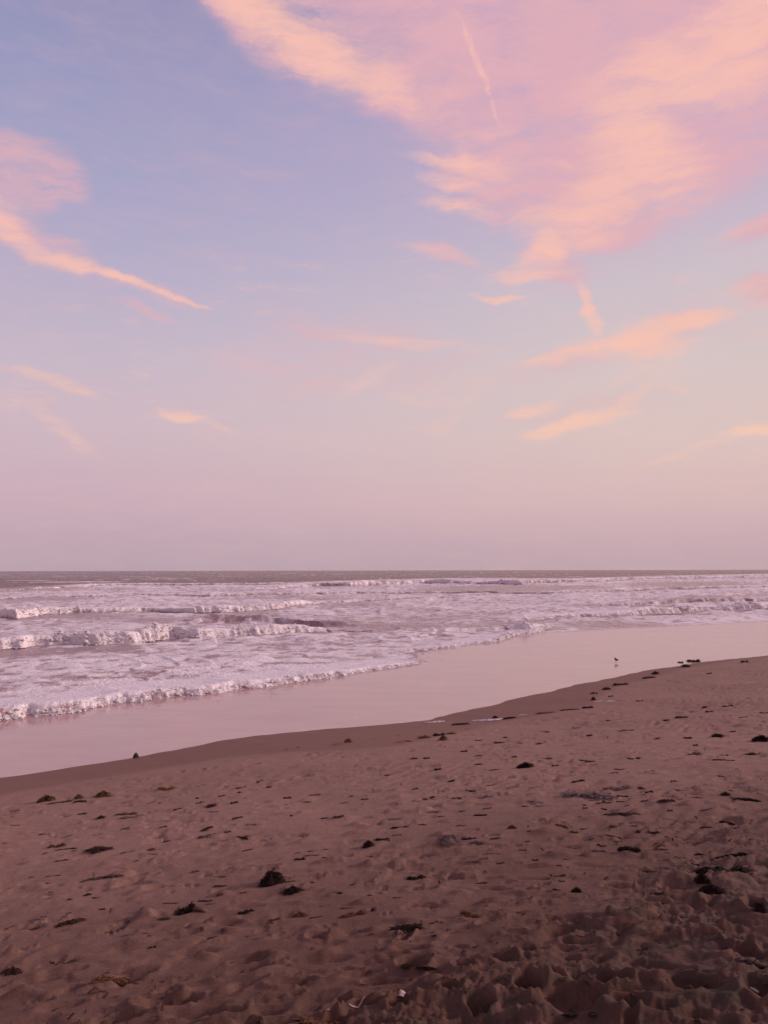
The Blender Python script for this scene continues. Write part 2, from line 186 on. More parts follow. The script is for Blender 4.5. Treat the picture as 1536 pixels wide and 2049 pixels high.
    (2.007, 5.953, 0.102, 0.026, 'strip', 'dark', 'dark weed piece sloping right between small scraps', 'seaweed clumps scattered on the open sand'),
    (1.88, 7.259, 0.603, 0.08, 'flat', 'grey', 'very long purple grey weed bank dusted with sand', 'seaweed clumps scattered on the open sand'),
    (2.204, 7.497, 0.261, 0.052, 'flat', 'grey', 'grey weed bank at the upper right of a very long one', 'seaweed clumps scattered on the open sand'),
    (0.124, 4.402, 0.199, 0.044, 'flat', 'black', 'black ragged seaweed heap in a dip of the near sand', 'weed banks in the churned sand'),
    (0.488, 4.544, 0.122, 0.032, 'flat', 'rust', 'orange brown weed scrap with a dark tip on the near sand', 'weed banks in the churned sand'),
    (-1.36, 4.021, 0.182, 0.046, 'strip', 'rust', 'thick reddish brown weed strip on the near left sand', 'weed banks in the churned sand'),
    (-1.908, 4.865, 0.16, 0.033, 'strip', 'dark', 'dark and reddish weed piece on the lower left sand', 'weed banks in the churned sand'),
    (-1.934, 4.172, 0.117, 0.046, 'mound', 'dark', 'dark weed lump at the lower left edge', 'weed banks in the churned sand'),
    (-0.273, 3.408, 0.212, 0.035, 'flat', 'rust', 'reddish brown weed mass along the bottom of the near sand', 'weed banks in the churned sand'),
    (2.078, 4.952, 0.309, 0.059, 'flat', 'black', 'black weed bank on a ridge at the right', 'weed banks in the churned sand'),
    (1.904, 4.8, 0.106, 0.071, 'mound', 'black', 'upright black weed lump below the weed bank at the right', 'weed banks in the churned sand'),
    (1.885, 4.603, 0.178, 0.069, 'mound', 'black', 'round black weed mound beneath an upright lump', 'weed banks in the churned sand'),
    (1.66, 3.664, 0.171, 0.026, 'flat', 'black', 'black weed strewn ridge at the lower right corner', 'weed banks in the churned sand'),
    (0.163, 3.851, 0.167, 0.028, 'flat', 'black', 'black weed filling a broad hollow at the near centre', 'weed banks in the churned sand'),
    (0.607, 3.478, 0.206, 0.041, 'flat', 'black', 'largest black weed patch in a deep pit at the near right', 'weed banks in the churned sand'),
    (0.09, 3.457, 0.127, 0.023, 'flat', 'black', 'black weed under a pale broken shell at the bottom', 'weed banks in the churned sand'),
    (0.96, 3.486, 0.157, 0.029, 'flat', 'black', 'black weed patch between two sand lumps at the lower right', 'weed banks in the churned sand'),
    (1.383, 3.543, 0.179, 0.027, 'flat', 'dark', 'dark weed mat on a sand shoulder at the lower right', 'weed banks in the churned sand'),
    (0.296, 3.539, 0.119, 0.021, 'flat', 'dark', 'dark weed scraps left of the largest black patch', 'weed banks in the churned sand'),
    (0.774, 3.301, 0.199, 0.022, 'flat', 'dark', 'dark weed mat along the bottom right of the near sand', 'weed banks in the churned sand'),
    (-0.985, 3.704, 0.139, 0.022, 'flat', 'dark', 'dark weed patch in a hollow at the near left', 'weed banks in the churned sand'),
    (-0.422, 3.79, 0.166, 0.025, 'strip', 'black', 'thin black weed line in a dent near the bottom', 'weed banks in the churned sand'),
    (1.964, 4.199, 0.096, 0.064, 'mound', 'black', 'black weed tuft at the right edge above the corner', 'weed banks in the churned sand'),
]
SCRAPS = [
    (3.977, 15.383, 0.227, 0.049, 'strip', 'dark', 'small dark weed strand in front of the turn of the far drift line'),
    (5.267, 18.617, 0.204, 0.042, 'strip', 'dark', 'small dark weed strand beyond the turn of the far drift line'),
    (4.877, 16.965, 0.108, 0.042, 'flat', 'brown', 'small brown weed scrap right of the turn of the far drift line'),
    (5.079, 15.678, 0.154, 0.029, 'flat', 'dark', 'small dark weed scrap right of the turn of the far drift line'),
    (5.687, 13.996, 0.092, 0.051, 'strip', 'rust', 'second small reddish weed strand beyond the pointed hump far right'),
    (6.064, 13.888, 0.186, 0.032, 'flat', 'dark', 'second small dark weed scrap beyond the pointed hump far right'),
    (5.507, 13.351, 0.14, 0.049, 'flat', 'dark', 'nearest small dark weed scrap beyond the pointed hump far right'),
    (4.87, 12.905, 0.215, 0.043, 'strip', 'rust', 'nearest small reddish weed strand beyond the pointed hump far right'),
    (4.561, 12.734, 0.125, 0.034, 'strip', 'dark', 'second small dark weed strand beyond the pointed hump far right'),
    (5.627, 12.364, 0.171, 0.025, 'strip', 'dark', 'nearest small dark weed strand beyond the pointed hump far right'),
    (6.128, 12.704, 0.156, 0.031, 'flat', 'dark', 'small dark weed scrap beyond the clump cut by the right edge'),
    (3.776, 13.315, 0.213, 0.025, 'mound', 'black', 'small black weed lump in front of the turn of the far drift line'),
    (3.101, 12.725, 0.166, 0.042, 'flat', 'grey', 'small greyish weed scrap right of the white foam line'),
    (3.041, 11.723, 0.092, 0.039, 'strip', 'brown', 'small brown weed strand right of the white foam line'),
    (3.724, 12.065, 0.193, 0.022, 'strip', 'dark', 'second small dark weed strand left of the pointed hump far right'),
    (2.554, 12.427, 0.166, 0.022, 'mound', 'dark', 'small dark weed lump right of the white foam line'),
    (1.415, 11.809, 0.125, 0.029, 'flat', 'dark', 'nearest small dark weed scrap right of the drift line cluster'),
    (1.837, 11.994, 0.089, 0.028, 'flat', 'black', 'small black weed scrap right of the drift line cluster'),
    (1.682, 11.461, 0.167, 0.026, 'flat', 'dark', 'second small dark weed scrap right of the drift line cluster'),
    (4.936, 11.171, 0.084, 0.035, 'flat', 'brown', 'small brown weed scrap beyond the pointed hump far right'),
    (4.14, 10.769, 0.114, 0.036, 'strip', 'dark', 'nearest small dark weed strand left of the pointed hump far right'),
    (3.763, 10.911, 0.088, 0.026, 'strip', 'rust', 'small reddish weed strand left of the pointed hump far right'),
    (3.602, 9.233, 0.142, 0.026, 'strip', 'brown', 'nearest small brown weed strand left of the greyish pad far right'),
    (3.949, 9.19, 0.106, 0.021, 'flat', 'dark', 'small dark weed scrap right of the greyish pad far right'),
    (3.933, 9.989, 0.064, 0.036, 'strip', 'grey', 'small greyish weed strand beyond the greyish pad far right'),
    (3.052, 9.614, 0.065, 0.032, 'strip', 'brown', 'second small brown weed strand left of the greyish pad far right'),
    (2.817, 9.062, 0.086, 0.032, 'flat', 'rust', 'small reddish weed scrap left of the greyish pad far right'),
    (2.908, 9.075, 0.089, 0.032, 'mound', 'dark', 'small dark weed lump left of the greyish pad far right'),
    (2.3, 9.17, 0.106, 0.02, 'strip', 'black', 'small black weed strand right of the black humped clump on the far sand'),
    (2.35, 9.029, 0.127, 0.027, 'strip', 'brown', 'small brown weed strand right of the black humped clump on the far sand'),
    (1.97, 9.466, 0.124, 0.024, 'mound', 'brown', 'small brown weed lump beyond the black humped clump on the far sand'),
    (1.611, 9.831, 0.075, 0.028, 'strip', 'dark', 'small dark weed strand beyond the black humped clump on the far sand'),
    (1.947, 11.314, 0.075, 0.033, 'flat', 'grey', 'small greyish weed scrap beyond the black humped clump on the far sand'),
    (2.182, 11.141, 0.138, 0.027, 'mound', 'dark', 'small dark weed lump beyond the black humped clump on the far sand'),
    (1.207, 10.225, 0.148, 0.021, 'mound', 'black', 'small black weed lump left of the black humped clump on the far sand'),
    (1.082, 10.739, 0.1, 0.033, 'strip', 'dark', 'nearest small dark weed strand in front of the drift line cluster'),
    (0.542, 10.193, 0.094, 0.03, 'strip', 'dark', 'second small dark weed strand in front of the drift line cluster'),
    (0.383, 10.25, 0.123, 0.034, 'flat', 'rust', 'small reddish weed scrap in front of the drift line cluster'),
    (1.124, 9.408, 0.163, 0.028, 'mound', 'brown', 'small brown weed lump left of the black humped clump on the far sand'),
    (1.242, 8.972, 0.132, 0.018, 'strip', 'dark', 'nearest small dark weed strand left of the black humped clump on the far sand'),
    (0.052, 9.218, 0.123, 0.03, 'strip', 'brown', 'small brown weed strand in front of the golden tuft on the damp band'),
    (0.624, 9.266, 0.088, 0.025, 'strip', 'dark', 'third small dark weed strand left of the black humped clump on the far sand'),
    (0.722, 8.541, 0.089, 0.029, 'strip', 'dark', 'second small dark weed strand left of the black humped clump on the far sand'),
    (0.321, 8.296, 0.071, 0.02, 'flat', 'dark', 'small dark weed scrap left of the black humped clump on the far sand'),
    (0.865, 7.999, 0.049, 0.02, 'flat', 'dark', 'second small dark weed scrap in front of the black humped clump on the far sand'),
    (0.98, 8.118, 0.1, 0.028, 'flat', 'dark', 'nearest small dark weed scrap in front of the black humped clump on the far sand'),
    (1.108, 8.209, 0.135, 0.019, 'strip', 'brown', 'small brown weed strand in front of the black humped clump on the far sand'),
    (1.492, 7.911, 0.139, 0.017, 'flat', 'black', 'small black weed scrap in front of the black humped clump on the far sand'),
    (2.503, 8.444, 0.13, 0.018, 'strip', 'brown', 'third small brown weed strand left of the greyish pad far right'),
    (2.382, 8.215, 0.081, 0.016, 'flat', 'dark', 'small dark weed scrap beyond the very long grey bank'),
    (1.945, 7.975, 0.126, 0.026, 'strip', 'dark', 'small dark weed strand beyond the very long grey bank'),
    (2.755, 8.13, 0.059, 0.023, 'flat', 'grey', 'small greyish weed scrap in front of the greyish pad far right'),
    (2.768, 7.576, 0.064, 0.021, 'flat', 'dark', 'second small dark weed scrap beyond the sloping brown piece'),
    (3.3, 7.78, 0.095, 0.016, 'flat', 'brown', 'small brown weed scrap in front of the greyish pad far right'),
    (3.668, 8.669, 0.144, 0.021, 'strip', 'dark', 'nearest small dark weed strand right of the greyish pad far right'),
    (3.764, 8.606, 0.093, 0.017, 'strip', 'dark', 'second small dark weed strand right of the greyish pad far right'),
    (8.444, 20.39, 0.129, 0.045, 'strip', 'brown', 'small brown weed strand right of the mat below the shallows lumps'),
    (10.945, 23.829, 0.225, 0.085, 'flat', 'brown', 'small brown weed scrap right of the mat below the shallows lumps'),
    (2.674, 7.2, 0.121, 0.02, 'flat', 'rust', 'small reddish weed scrap beyond the sloping brown piece'),
    (2.401, 7.406, 0.079, 0.023, 'flat', 'dark', 'nearest small dark weed scrap beyond the sloping brown piece'),
    (0.447, 7.756, 0.12, 0.018, 'flat', 'brown', 'second small brown weed scrap beyond the small rust tuft'),
    (0.751, 7.746, 0.113, 0.019, 'flat', 'dark', 'fourth small dark weed scrap in front of the black humped clump on the far sand'),
    (-4.132, 8.879, 0.116, 0.03, 'strip', 'dark', 'small dark weed strand in front of the tall olive clump'),
    (-3.195, 8.403, 0.096, 0.027, 'strip', 'brown', 'small brown weed strand left of the paired brown and grey mats'),
    (-2.462, 9.049, 0.123, 0.016, 'flat', 'black', 'small black weed scrap in front of the bright golden clump'),
    (-2.454, 8.672, 0.056, 0.018, 'mound', 'brown', 'small brown weed lump beyond the paired brown and grey mats'),
    (-2.584, 8.742, 0.069, 0.019, 'flat', 'brown', 'small brown weed scrap beyond the paired brown and grey mats'),
    (-2.057, 8.723, 0.056, 0.019, 'mound', 'dark', 'nearest small dark weed lump beyond the low dark hump on the upper sand'),
    (-1.97, 8.473, 0.104, 0.029, 'flat', 'brown', 'small brown weed scrap beyond the low dark hump on the upper sand'),
    (-1.782, 8.722, 0.08, 0.021, 'flat', 'dark', 'small dark weed scrap beyond the low dark hump on the upper sand'),
    (-1.563, 8.294, 0.082, 0.025, 'flat', 'black', 'small black weed scrap right of the low dark hump on the upper sand'),
    (-1.66, 9.181, 0.134, 0.032, 'strip', 'rust', 'nearest small reddish weed strand beyond the low dark hump on the upper sand'),
    (-1.619, 8.884, 0.083, 0.027, 'mound', 'dark', 'second small dark weed lump beyond the low dark hump on the upper sand'),
    (-1.486, 9.453, 0.084, 0.03, 'flat', 'rust', 'small reddish weed scrap beyond the low dark hump on the upper sand'),
    (-1.321, 9.045, 0.071, 0.03, 'strip', 'rust', 'second small reddish weed strand beyond the low dark hump on the upper sand'),
    (-1.026, 8.384, 0.091, 0.025, 'strip', 'dark', 'nearest small dark weed strand right of the low dark hump on the upper sand'),
    (-0.791, 8.145, 0.091, 0.019, 'strip', 'brown', 'nearest small brown weed strand right of the low dark hump on the upper sand'),
    (-0.407, 7.924, 0.084, 0.015, 'strip', 'dark', 'second small dark weed strand right of the low dark hump on the upper sand'),
    (-0.345, 8.227, 0.051, 0.022, 'strip', 'grey', 'small greyish weed strand right of the low dark hump on the upper sand'),
    (-0.197, 7.999, 0.083, 0.026, 'flat', 'brown', 'second small brown weed scrap beyond the compact black mound'),
    (-0.877, 7.47, 0.046, 0.021, 'mound', 'rust', 'small reddish weed lump right of the low dark hump on the upper sand'),
    (-0.542, 7.237, 0.077, 0.02, 'strip', 'dark', 'second small dark weed strand beyond the compact black mound'),
    (-0.416, 7.216, 0.099, 0.019, 'strip', 'brown', 'small brown weed strand beyond the compact black mound'),
    (-2.453, 7.518, 0.091, 0.021, 'strip', 'rust', 'small reddish weed strand in front of the paired brown and grey mats'),
    (-3.278, 7.626, 0.101, 0.018, 'mound', 'dark', 'small dark weed lump beyond the rust block pad'),
    (-1.476, 7.03, 0.082, 0.021, 'strip', 'dark', 'third small dark weed strand in front of the low dark hump on the upper sand'),
    (-1.531, 6.933, 0.053, 0.025, 'mound', 'grey', 'small greyish weed lump in front of the low dark hump on the upper sand'),
    (-1.205, 6.753, 0.096, 0.024, 'strip', 'dark', 'second small dark weed strand beyond the small ragged black clump'),
    (-1.351, 6.739, 0.058, 0.018, 'flat', 'dark', 'small dark weed scrap left of the small ragged black clump'),
    (-2.663, 6.853, 0.06, 0.014, 'mound', 'dark', 'small dark weed lump right of the rust block pad'),
    (-2.896, 6.799, 0.046, 0.016, 'strip', 'brown', 'small brown weed strand in front of the rust block pad'),
    (-1.967, 6.716, 0.11, 0.014, 'mound', 'rust', 'small reddish weed lump right of the dark hump with long arms'),
    (-1.886, 6.514, 0.09, 0.015, 'flat', 'brown', 'small brown weed scrap right of the dark hump with long arms'),
    (-1.95, 6.264, 0.043, 0.014, 'strip', 'dark', 'small dark weed strand in front of the dark hump with long arms'),
    (-1.09, 6.336, 0.085, 0.017, 'strip', 'dark', 'small dark weed strand left of the small ragged black clump'),
    (-0.465, 6.218, 0.072, 0.016, 'flat', 'dark', 'small dark weed scrap left of the compact black mound'),
    (-0.674, 6.166, 0.052, 0.016, 'flat', 'brown', 'small brown weed scrap beyond the small ragged black clump'),
    (-0.559, 6.07, 0.102, 0.013, 'strip', 'brown', 'nearest small brown weed strand beyond the small ragged black clump'),
    (-0.428, 5.979, 0.084, 0.013, 'strip', 'black', 'small black weed strand right of the small ragged black clump'),
    (-0.109, 5.927, 0.045, 0.014, 'flat', 'dark', 'small dark weed scrap in front of the compact black mound'),
    (-2.673, 6.044, 0.044, 0.023, 'strip', 'grey', 'small greyish weed strand left of the long brown stalk'),
    (-2.449, 5.808, 0.059, 0.013, 'mound', 'brown', 'small brown weed lump left of the long brown stalk'),
    (-2.318, 5.563, 0.037, 0.011, 'strip', 'brown', 'small brown weed strand left of the long brown stalk'),
    (-2.093, 5.327, 0.045, 0.015, 'mound', 'brown', 'small brown weed lump beyond the dark and reddish piece at left'),
    (-2.018, 5.435, 0.071, 0.021, 'mound', 'dark', 'small dark weed lump in front of the long brown stalk'),
    (-1.923, 5.384, 0.093, 0.013, 'flat', 'dark', 'small dark weed scrap in front of the long brown stalk'),
    (-1.467, 5.499, 0.071, 0.02, 'flat', 'grey', 'second small greyish weed scrap right of the long brown stalk'),
    (-1.645, 5.819, 0.041, 0.02, 'flat', 'grey', 'nearest small greyish weed scrap right of the long brown stalk'),
    (-1.074, 5.218, 0.052, 0.017, 'flat', 'rust', 'small reddish weed scrap beyond the smooth black pad'),
    (-0.925, 5.252, 0.048, 0.016, 'flat', 'rust', 'small reddish weed scrap in front of the largest black mound'),
    (-2.258, 4.84, 0.06, 0.011, 'strip', 'rust', 'small reddish weed strand left of the dark and reddish piece at left'),
    (-1.887, 4.758, 0.075, 0.017, 'mound', 'grey', 'small greyish weed lump in front of the dark and reddish piece at left'),
    (-1.513, 4.908, 0.056, 0.013, 'mound', 'black', 'small black weed lump left of the heap with a pale frond'),
    (-1.323, 4.83, 0.087, 0.013, 'mound', 'dark', 'small dark weed lump in front of the heap with a pale frond'),
    (-1.549, 4.764, 0.082, 0.013, 'mound', 'brown', 'small brown weed lump right of the dark and reddish piece at left'),
    (-1.606, 4.673, 0.048, 0.012, 'flat', 'brown', 'small brown weed scrap right of the dark and reddish piece at left'),
    (-1.368, 4.586, 0.032, 0.011, 'flat', 'dark', 'small dark weed scrap right of the dark and reddish piece at left'),
    (-1.166, 4.522, 0.038, 0.009, 'strip', 'brown', 'second small brown weed strand in front of the heap with a pale frond'),
    (-1.28, 4.409, 0.054, 0.012, 'flat', 'black', 'small black weed scrap right of the dark and reddish piece at left'),
    (-1.987, 5.044, 0.034, 0.011, 'strip', 'dark', 'small dark weed strand beyond the dark and reddish piece at left'),
    (-3.465, 7.318, 0.132, 0.016, 'mound', 'dark', 'small dark weed lump left of the rust block pad'),
    (-0.286, 5.111, 0.049, 0.018, 'mound', 'dark', 'second small dark weed lump beyond the loose reddish mat'),
    (-0.092, 5.025, 0.035, 0.013, 'strip', 'rust', 'small reddish weed strand beyond the loose reddish mat'),
    (-0.053, 4.964, 0.075, 0.009, 'mound', 'dark', 'nearest small dark weed lump beyond the loose reddish mat'),
    (-0.661, 4.67, 0.032, 0.017, 'flat', 'rust', 'small reddish weed scrap left of the rust clump with a tail'),
    (-0.75, 4.513, 0.063, 0.011, 'flat', 'brown', 'nearest small brown weed scrap in front of the smooth black pad'),
    (-0.721, 4.463, 0.05, 0.01, 'flat', 'brown', 'second small brown weed scrap in front of the smooth black pad'),
    (-1.119, 5.433, 0.091, 0.019, 'strip', 'dark', 'second small dark weed strand left of the largest black mound'),
    (-1.798, 5.106, 0.036, 0.015, 'strip', 'black', 'small black weed strand beyond the dark and reddish piece at left'),
    (-2.124, 4.998, 0.041, 0.014, 'flat', 'brown', 'small brown weed scrap left of the dark and reddish piece at left'),
    (-0.205, 5.301, 0.075, 0.016, 'mound', 'dark', 'small dark weed lump left of the two lobed black strip'),
    (-0.488, 5.401, 0.041, 0.013, 'mound', 'dark', 'small dark weed lump right of the largest black mound'),
    (-0.834, 4.335, 0.046, 0.011, 'mound', 'grey', 'small greyish weed lump in front of the smooth black pad'),
    (-0.96, 4.48, 0.063, 0.015, 'strip', 'brown', 'third small brown weed strand in front of the heap with a pale frond'),
    (-0.845, 3.601, 0.035, 0.01, 'strip', 'dark', 'small dark weed strand in front of the thick rust strip'),
    (-1.777, 4.307, 0.031, 0.012, 'flat', 'brown', 'small brown weed scrap beyond the dark lump at the left edge'),
    (-1.686, 4.312, 0.081, 0.013, 'strip', 'brown', 'small brown weed strand beyond the thick rust strip'),
    (-1.1, 3.99, 0.05, 0.012, 'mound', 'dark', 'small dark weed lump right of the thick rust strip'),
    (-2.129, 4.488, 0.06, 0.016, 'mound', 'black', 'small black weed lump beyond the dark lump at the left edge'),
    (0.322, 8.299, 0.066, 0.019, 'strip', 'dark', 'fourth small dark weed strand left of the black humped clump on the far sand'),
    (0.865, 7.997, 0.127, 0.021, 'strip', 'dark', 'small dark weed strand in front of the black humped clump on the far sand'),
    (0.438, 7.823, 0.132, 0.016, 'strip', 'black', 'second small black weed strand beyond the small rust tuft'),
    (0.699, 7.707, 0.111, 0.02, 'flat', 'brown', 'nearest small brown weed scrap beyond the small rust tuft'),
    (0.819, 7.479, 0.078, 0.025, 'flat', 'grey', 'small greyish weed scrap beyond the small rust tuft'),
    (0.976, 7.685, 0.053, 0.02, 'flat', 'dark', 'third small dark weed scrap in front of the black humped clump on the far sand'),
    (1.257, 7.093, 0.057, 0.017, 'strip', 'brown', 'small brown weed strand left of the very long grey bank'),
    (1.348, 7.283, 0.11, 0.018, 'flat', 'brown', 'small brown weed scrap left of the very long grey bank'),
    (0.7, 7.115, 0.103, 0.013, 'mound', 'dark', 'small dark weed lump beyond the small rust tuft'),
    (0.831, 6.901, 0.122, 0.024, 'strip', 'black', 'nearest small black weed strand beyond the small rust tuft'),
    (0.915, 7.128, 0.093, 0.015, 'strip', 'brown', 'small brown weed strand beyond the small rust tuft'),
    (0.322, 6.721, 0.086, 0.014, 'flat', 'dark', 'small dark weed scrap beyond the big grey mound'),
    (0.499, 6.965, 0.065, 0.013, 'strip', 'dark', 'small dark weed strand left of the small rust tuft'),
    (1.741, 6.931, 0.046, 0.014, 'mound', 'dark', 'small dark weed lump in front of the very long grey bank'),
    (1.713, 6.781, 0.051, 0.023, 'strip', 'grey', 'small greyish weed strand left of the long brown strip right of centre'),
    (1.87, 6.769, 0.055, 0.022, 'flat', 'dark', 'small dark weed scrap beyond the long brown strip right of centre'),
    (2.064, 6.775, 0.043, 0.013, 'strip', 'dark', 'small dark weed strand beyond the long brown strip right of centre'),
    (2.33, 6.478, 0.044, 0.023, 'flat', 'brown', 'small brown weed scrap in front of the sloping brown piece'),
    (2.535, 6.804, 0.107, 0.013, 'mound', 'dark', 'small dark weed lump right of the sloping brown piece'),
    (2.703, 6.848, 0.121, 0.016, 'mound', 'rust', 'small reddish weed lump right of the sloping brown piece'),
    (3.088, 7.056, 0.062, 0.021, 'flat', 'black', 'small black weed scrap beyond the straight black strip'),
    (2.378, 7.372, 0.058, 0.027, 'flat', 'brown', 'small brown weed scrap beyond the sloping brown piece'),
    (2.381, 7.14, 0.069, 0.021, 'strip', 'dark', 'small dark weed strand beyond the sloping brown piece'),
    (1.834, 6.567, 0.079, 0.015, 'mound', 'black', 'small black weed lump left of the long brown strip right of centre'),
    (1.767, 6.162, 0.088, 0.022, 'mound', 'brown', 'second small brown weed lump in front of the long brown strip right of centre'),
    (1.553, 6.199, 0.076, 0.012, 'flat', 'brown', 'small brown weed scrap in front of the long brown strip right of centre'),
    (1.383, 6.222, 0.095, 0.019, 'strip', 'rust', 'nearest small reddish weed strand right of the small rust tuft'),
    (1.445, 6.073, 0.067, 0.018, 'strip', 'rust', 'second small reddish weed strand right of the small rust tuft'),
    (1.529, 5.886, 0.049, 0.014, 'strip', 'grey', 'small greyish weed strand beyond the pair of black strips'),
    (1.846, 6.232, 0.071, 0.012, 'flat', 'dark', 'small dark weed scrap in front of the long brown strip right of centre'),
    (1.931, 6.16, 0.076, 0.013, 'mound', 'brown', 'nearest small brown weed lump in front of the long brown strip right of centre'),
    (1.892, 5.949, 0.05, 0.021, 'mound', 'dark', 'small dark weed lump beyond the pair of black strips'),
    (2.197, 5.939, 0.075, 0.014, 'flat', 'dark', 'small dark weed scrap beyond the reddish ragged strip'),
    (2.396, 5.945, 0.085, 0.022, 'strip', 'brown', 'small brown weed strand beyond the reddish ragged strip'),
    (2.599, 6.044, 0.105, 0.021, 'strip', 'dark', 'small dark weed strand beyond the reddish ragged strip'),
    (2.594, 5.885, 0.057, 0.018, 'strip', 'rust', 'small reddish weed strand beyond the reddish ragged strip'),
    (0.693, 6.015, 0.072, 0.012, 'mound', 'dark', 'small dark weed lump right of the big grey mound'),
    (0.846, 6.092, 0.082, 0.017, 'strip', 'dark', 'small dark weed strand in front of the small rust tuft'),
    (0.993, 5.732, 0.065, 0.018, 'strip', 'grey', 'small greyish weed strand in front of the small rust tuft'),
    (1.068, 5.944, 0.04, 0.013, 'strip', 'brown', 'small brown weed strand in front of the small rust tuft'),
    (1.189, 5.6, 0.101, 0.013, 'strip', 'grey', 'second small greyish weed strand left of the pair of black strips'),
    (1.245, 5.465, 0.046, 0.011, 'strip', 'dark', 'nearest small dark weed strand left of the pair of black strips'),
    (1.035, 5.484, 0.049, 0.016, 'strip', 'dark', 'second small dark weed strand left of the pair of black strips'),
    (1.162, 5.325, 0.035, 0.013, 'strip', 'dark', 'second small dark weed strand beyond the black curled knot'),
    (0.015, 6.348, 0.052, 0.013, 'flat', 'brown', 'nearest small brown weed scrap beyond the compact black mound'),
    (1.944, 5.622, 0.087, 0.021, 'flat', 'brown', 'small brown weed scrap right of the pair of black strips'),
    (1.988, 5.386, 0.094, 0.015, 'flat', 'black', 'small black weed scrap left of the long black strip at right'),
    (1.932, 5.466, 0.037, 0.014, 'flat', 'rust', 'small reddish weed scrap right of the pair of black strips'),
    (2.03, 5.217, 0.062, 0.014, 'strip', 'black', 'small black weed strand left of the long black strip at right'),
    (2.144, 5.437, 0.081, 0.018, 'mound', 'black', 'small black weed lump in front of the reddish ragged strip'),
    (1.673, 5.104, 0.088, 0.014, 'strip', 'dark', 'small dark weed strand in front of the pair of black strips'),
    (1.139, 5.113, 0.042, 0.018, 'strip', 'rust', 'small reddish weed strand beyond the black curled knot'),
    (1.212, 5.053, 0.084, 0.011, 'mound', 'brown', 'small brown weed lump beyond the black curled knot'),
    (1.108, 5.011, 0.04, 0.015, 'flat', 'dark', 'small dark weed scrap beyond the black curled knot'),
    (0.618, 5.103, 0.079, 0.018, 'strip', 'brown', 'second small brown weed strand right of the two lobed black strip'),
    (1.282, 4.736, 0.031, 0.011, 'flat', 'rust', 'small reddish weed scrap right of the black curled knot'),
    (1.043, 4.858, 0.05, 0.014, 'flat', 'dark', 'nearest small dark weed scrap left of the black curled knot'),
    (1.667, 4.755, 0.074, 0.014, 'strip', 'dark', 'small dark weed strand left of the weed bank at the right'),
    (2.12, 4.611, 0.057, 0.011, 'strip', 'grey', 'second small greyish weed strand in front of the weed bank at the right'),
    (0.275, 4.489, 0.059, 0.013, 'flat', 'dark', 'small dark weed scrap right of the ragged black heap in a dip'),
    (0.458, 4.436, 0.078, 0.01, 'flat', 'brown', 'small brown weed scrap in front of the orange brown scrap'),
    (0.908, 4.572, 0.033, 0.011, 'strip', 'grey', 'nearest small greyish weed strand in front of the black curled knot'),
    (0.995, 4.118, 0.039, 0.011, 'flat', 'dark', 'small dark weed scrap right of the orange brown scrap'),
    (0.261, 4.269, 0.033, 0.013, 'strip', 'dark', 'small dark weed strand right of the ragged black heap in a dip'),
    (2.281, 6.901, 0.12, 0.016, 'flat', 'brown', 'small brown weed scrap left of the sloping brown piece'),
    (-1.921, 7.008, 0.108, 0.018, 'strip', 'dark', 'small dark weed strand right of the dark hump with long arms'),
    (-1.364, 5.784, 0.06, 0.018, 'flat', 'brown', 'small brown weed scrap left of the largest black mound'),
    (0.338, 5.344, 0.049, 0.011, 'strip', 'brown', 'nearest small brown weed strand right of the two lobed black strip'),
    (-2.14, 6.652, 0.118, 0.016, 'strip', 'grey', 'small greyish weed strand right of the dark hump with long arms'),
    (1.729, 4.345, 0.07, 0.01, 'strip', 'brown', 'small brown weed strand in front of the weed bank at the right'),
    (-0.641, 4.713, 0.068, 0.015, 'strip', 'brown', 'small brown weed strand left of the rust clump with a tail'),
    (0.444, 7.153, 0.13, 0.018, 'flat', 'grey', 'small greyish weed scrap left of the small rust tuft'),
    (0.091, 7.016, 0.125, 0.016, 'strip', 'grey', 'second small greyish weed strand beyond the compact black mound'),
    (0.797, 5.49, 0.059, 0.016, 'strip', 'brown', 'small brown weed strand in front of the big grey mound'),
    (-3.721, 8.021, 0.099, 0.019, 'strip', 'grey', 'second small greyish weed strand beyond the rust block pad'),
    (0.611, 5.505, 0.107, 0.013, 'strip', 'grey', 'small greyish weed strand right of the two lobed black strip'),
    (1.96, 6.009, 0.105, 0.015, 'flat', 'grey', 'small greyish weed scrap in front of the long brown strip right of centre'),
    (-3.346, 8.352, 0.079, 0.019, 'flat', 'brown', 'small brown weed scrap in front of the tall olive clump'),
    (-0.661, 5.441, 0.117, 0.013, 'strip', 'brown', 'small brown weed strand right of the largest black mound'),
    (0.699, 5.61, 0.069, 0.011, 'strip', 'grey', 'small greyish weed strand in front of the big grey mound'),
    (-0.225, 4.83, 0.086, 0.013, 'strip', 'brown', 'nearest small brown weed strand beyond the loose reddish mat'),
    (1.115, 5.104, 0.065, 0.012, 'strip', 'dark', 'nearest small dark weed strand beyond the black curled knot'),
    (-1.38, 7.004, 0.064, 0.018, 'strip', 'brown', 'small brown weed strand in front of the low dark hump on the upper sand'),
    (-1.12, 4.679, 0.075, 0.01, 'strip', 'brown', 'nearest small brown weed strand in front of the heap with a pale frond'),
    (1.914, 5.536, 0.104, 0.017, 'strip', 'brown', 'small brown weed strand right of the pair of black strips'),
    (0.326, 7.714, 0.145, 0.022, 'flat', 'dark', 'small dark weed scrap beyond the small rust tuft'),
    (-0.421, 5.327, 0.116, 0.011, 'flat', 'grey', 'small greyish weed scrap right of the largest black mound'),
    (1.501, 5.58, 0.097, 0.017, 'strip', 'grey', 'nearest small greyish weed strand left of the pair of black strips'),
    (2.137, 7.125, 0.108, 0.019, 'strip', 'brown', 'small brown weed strand right of the very long grey bank'),
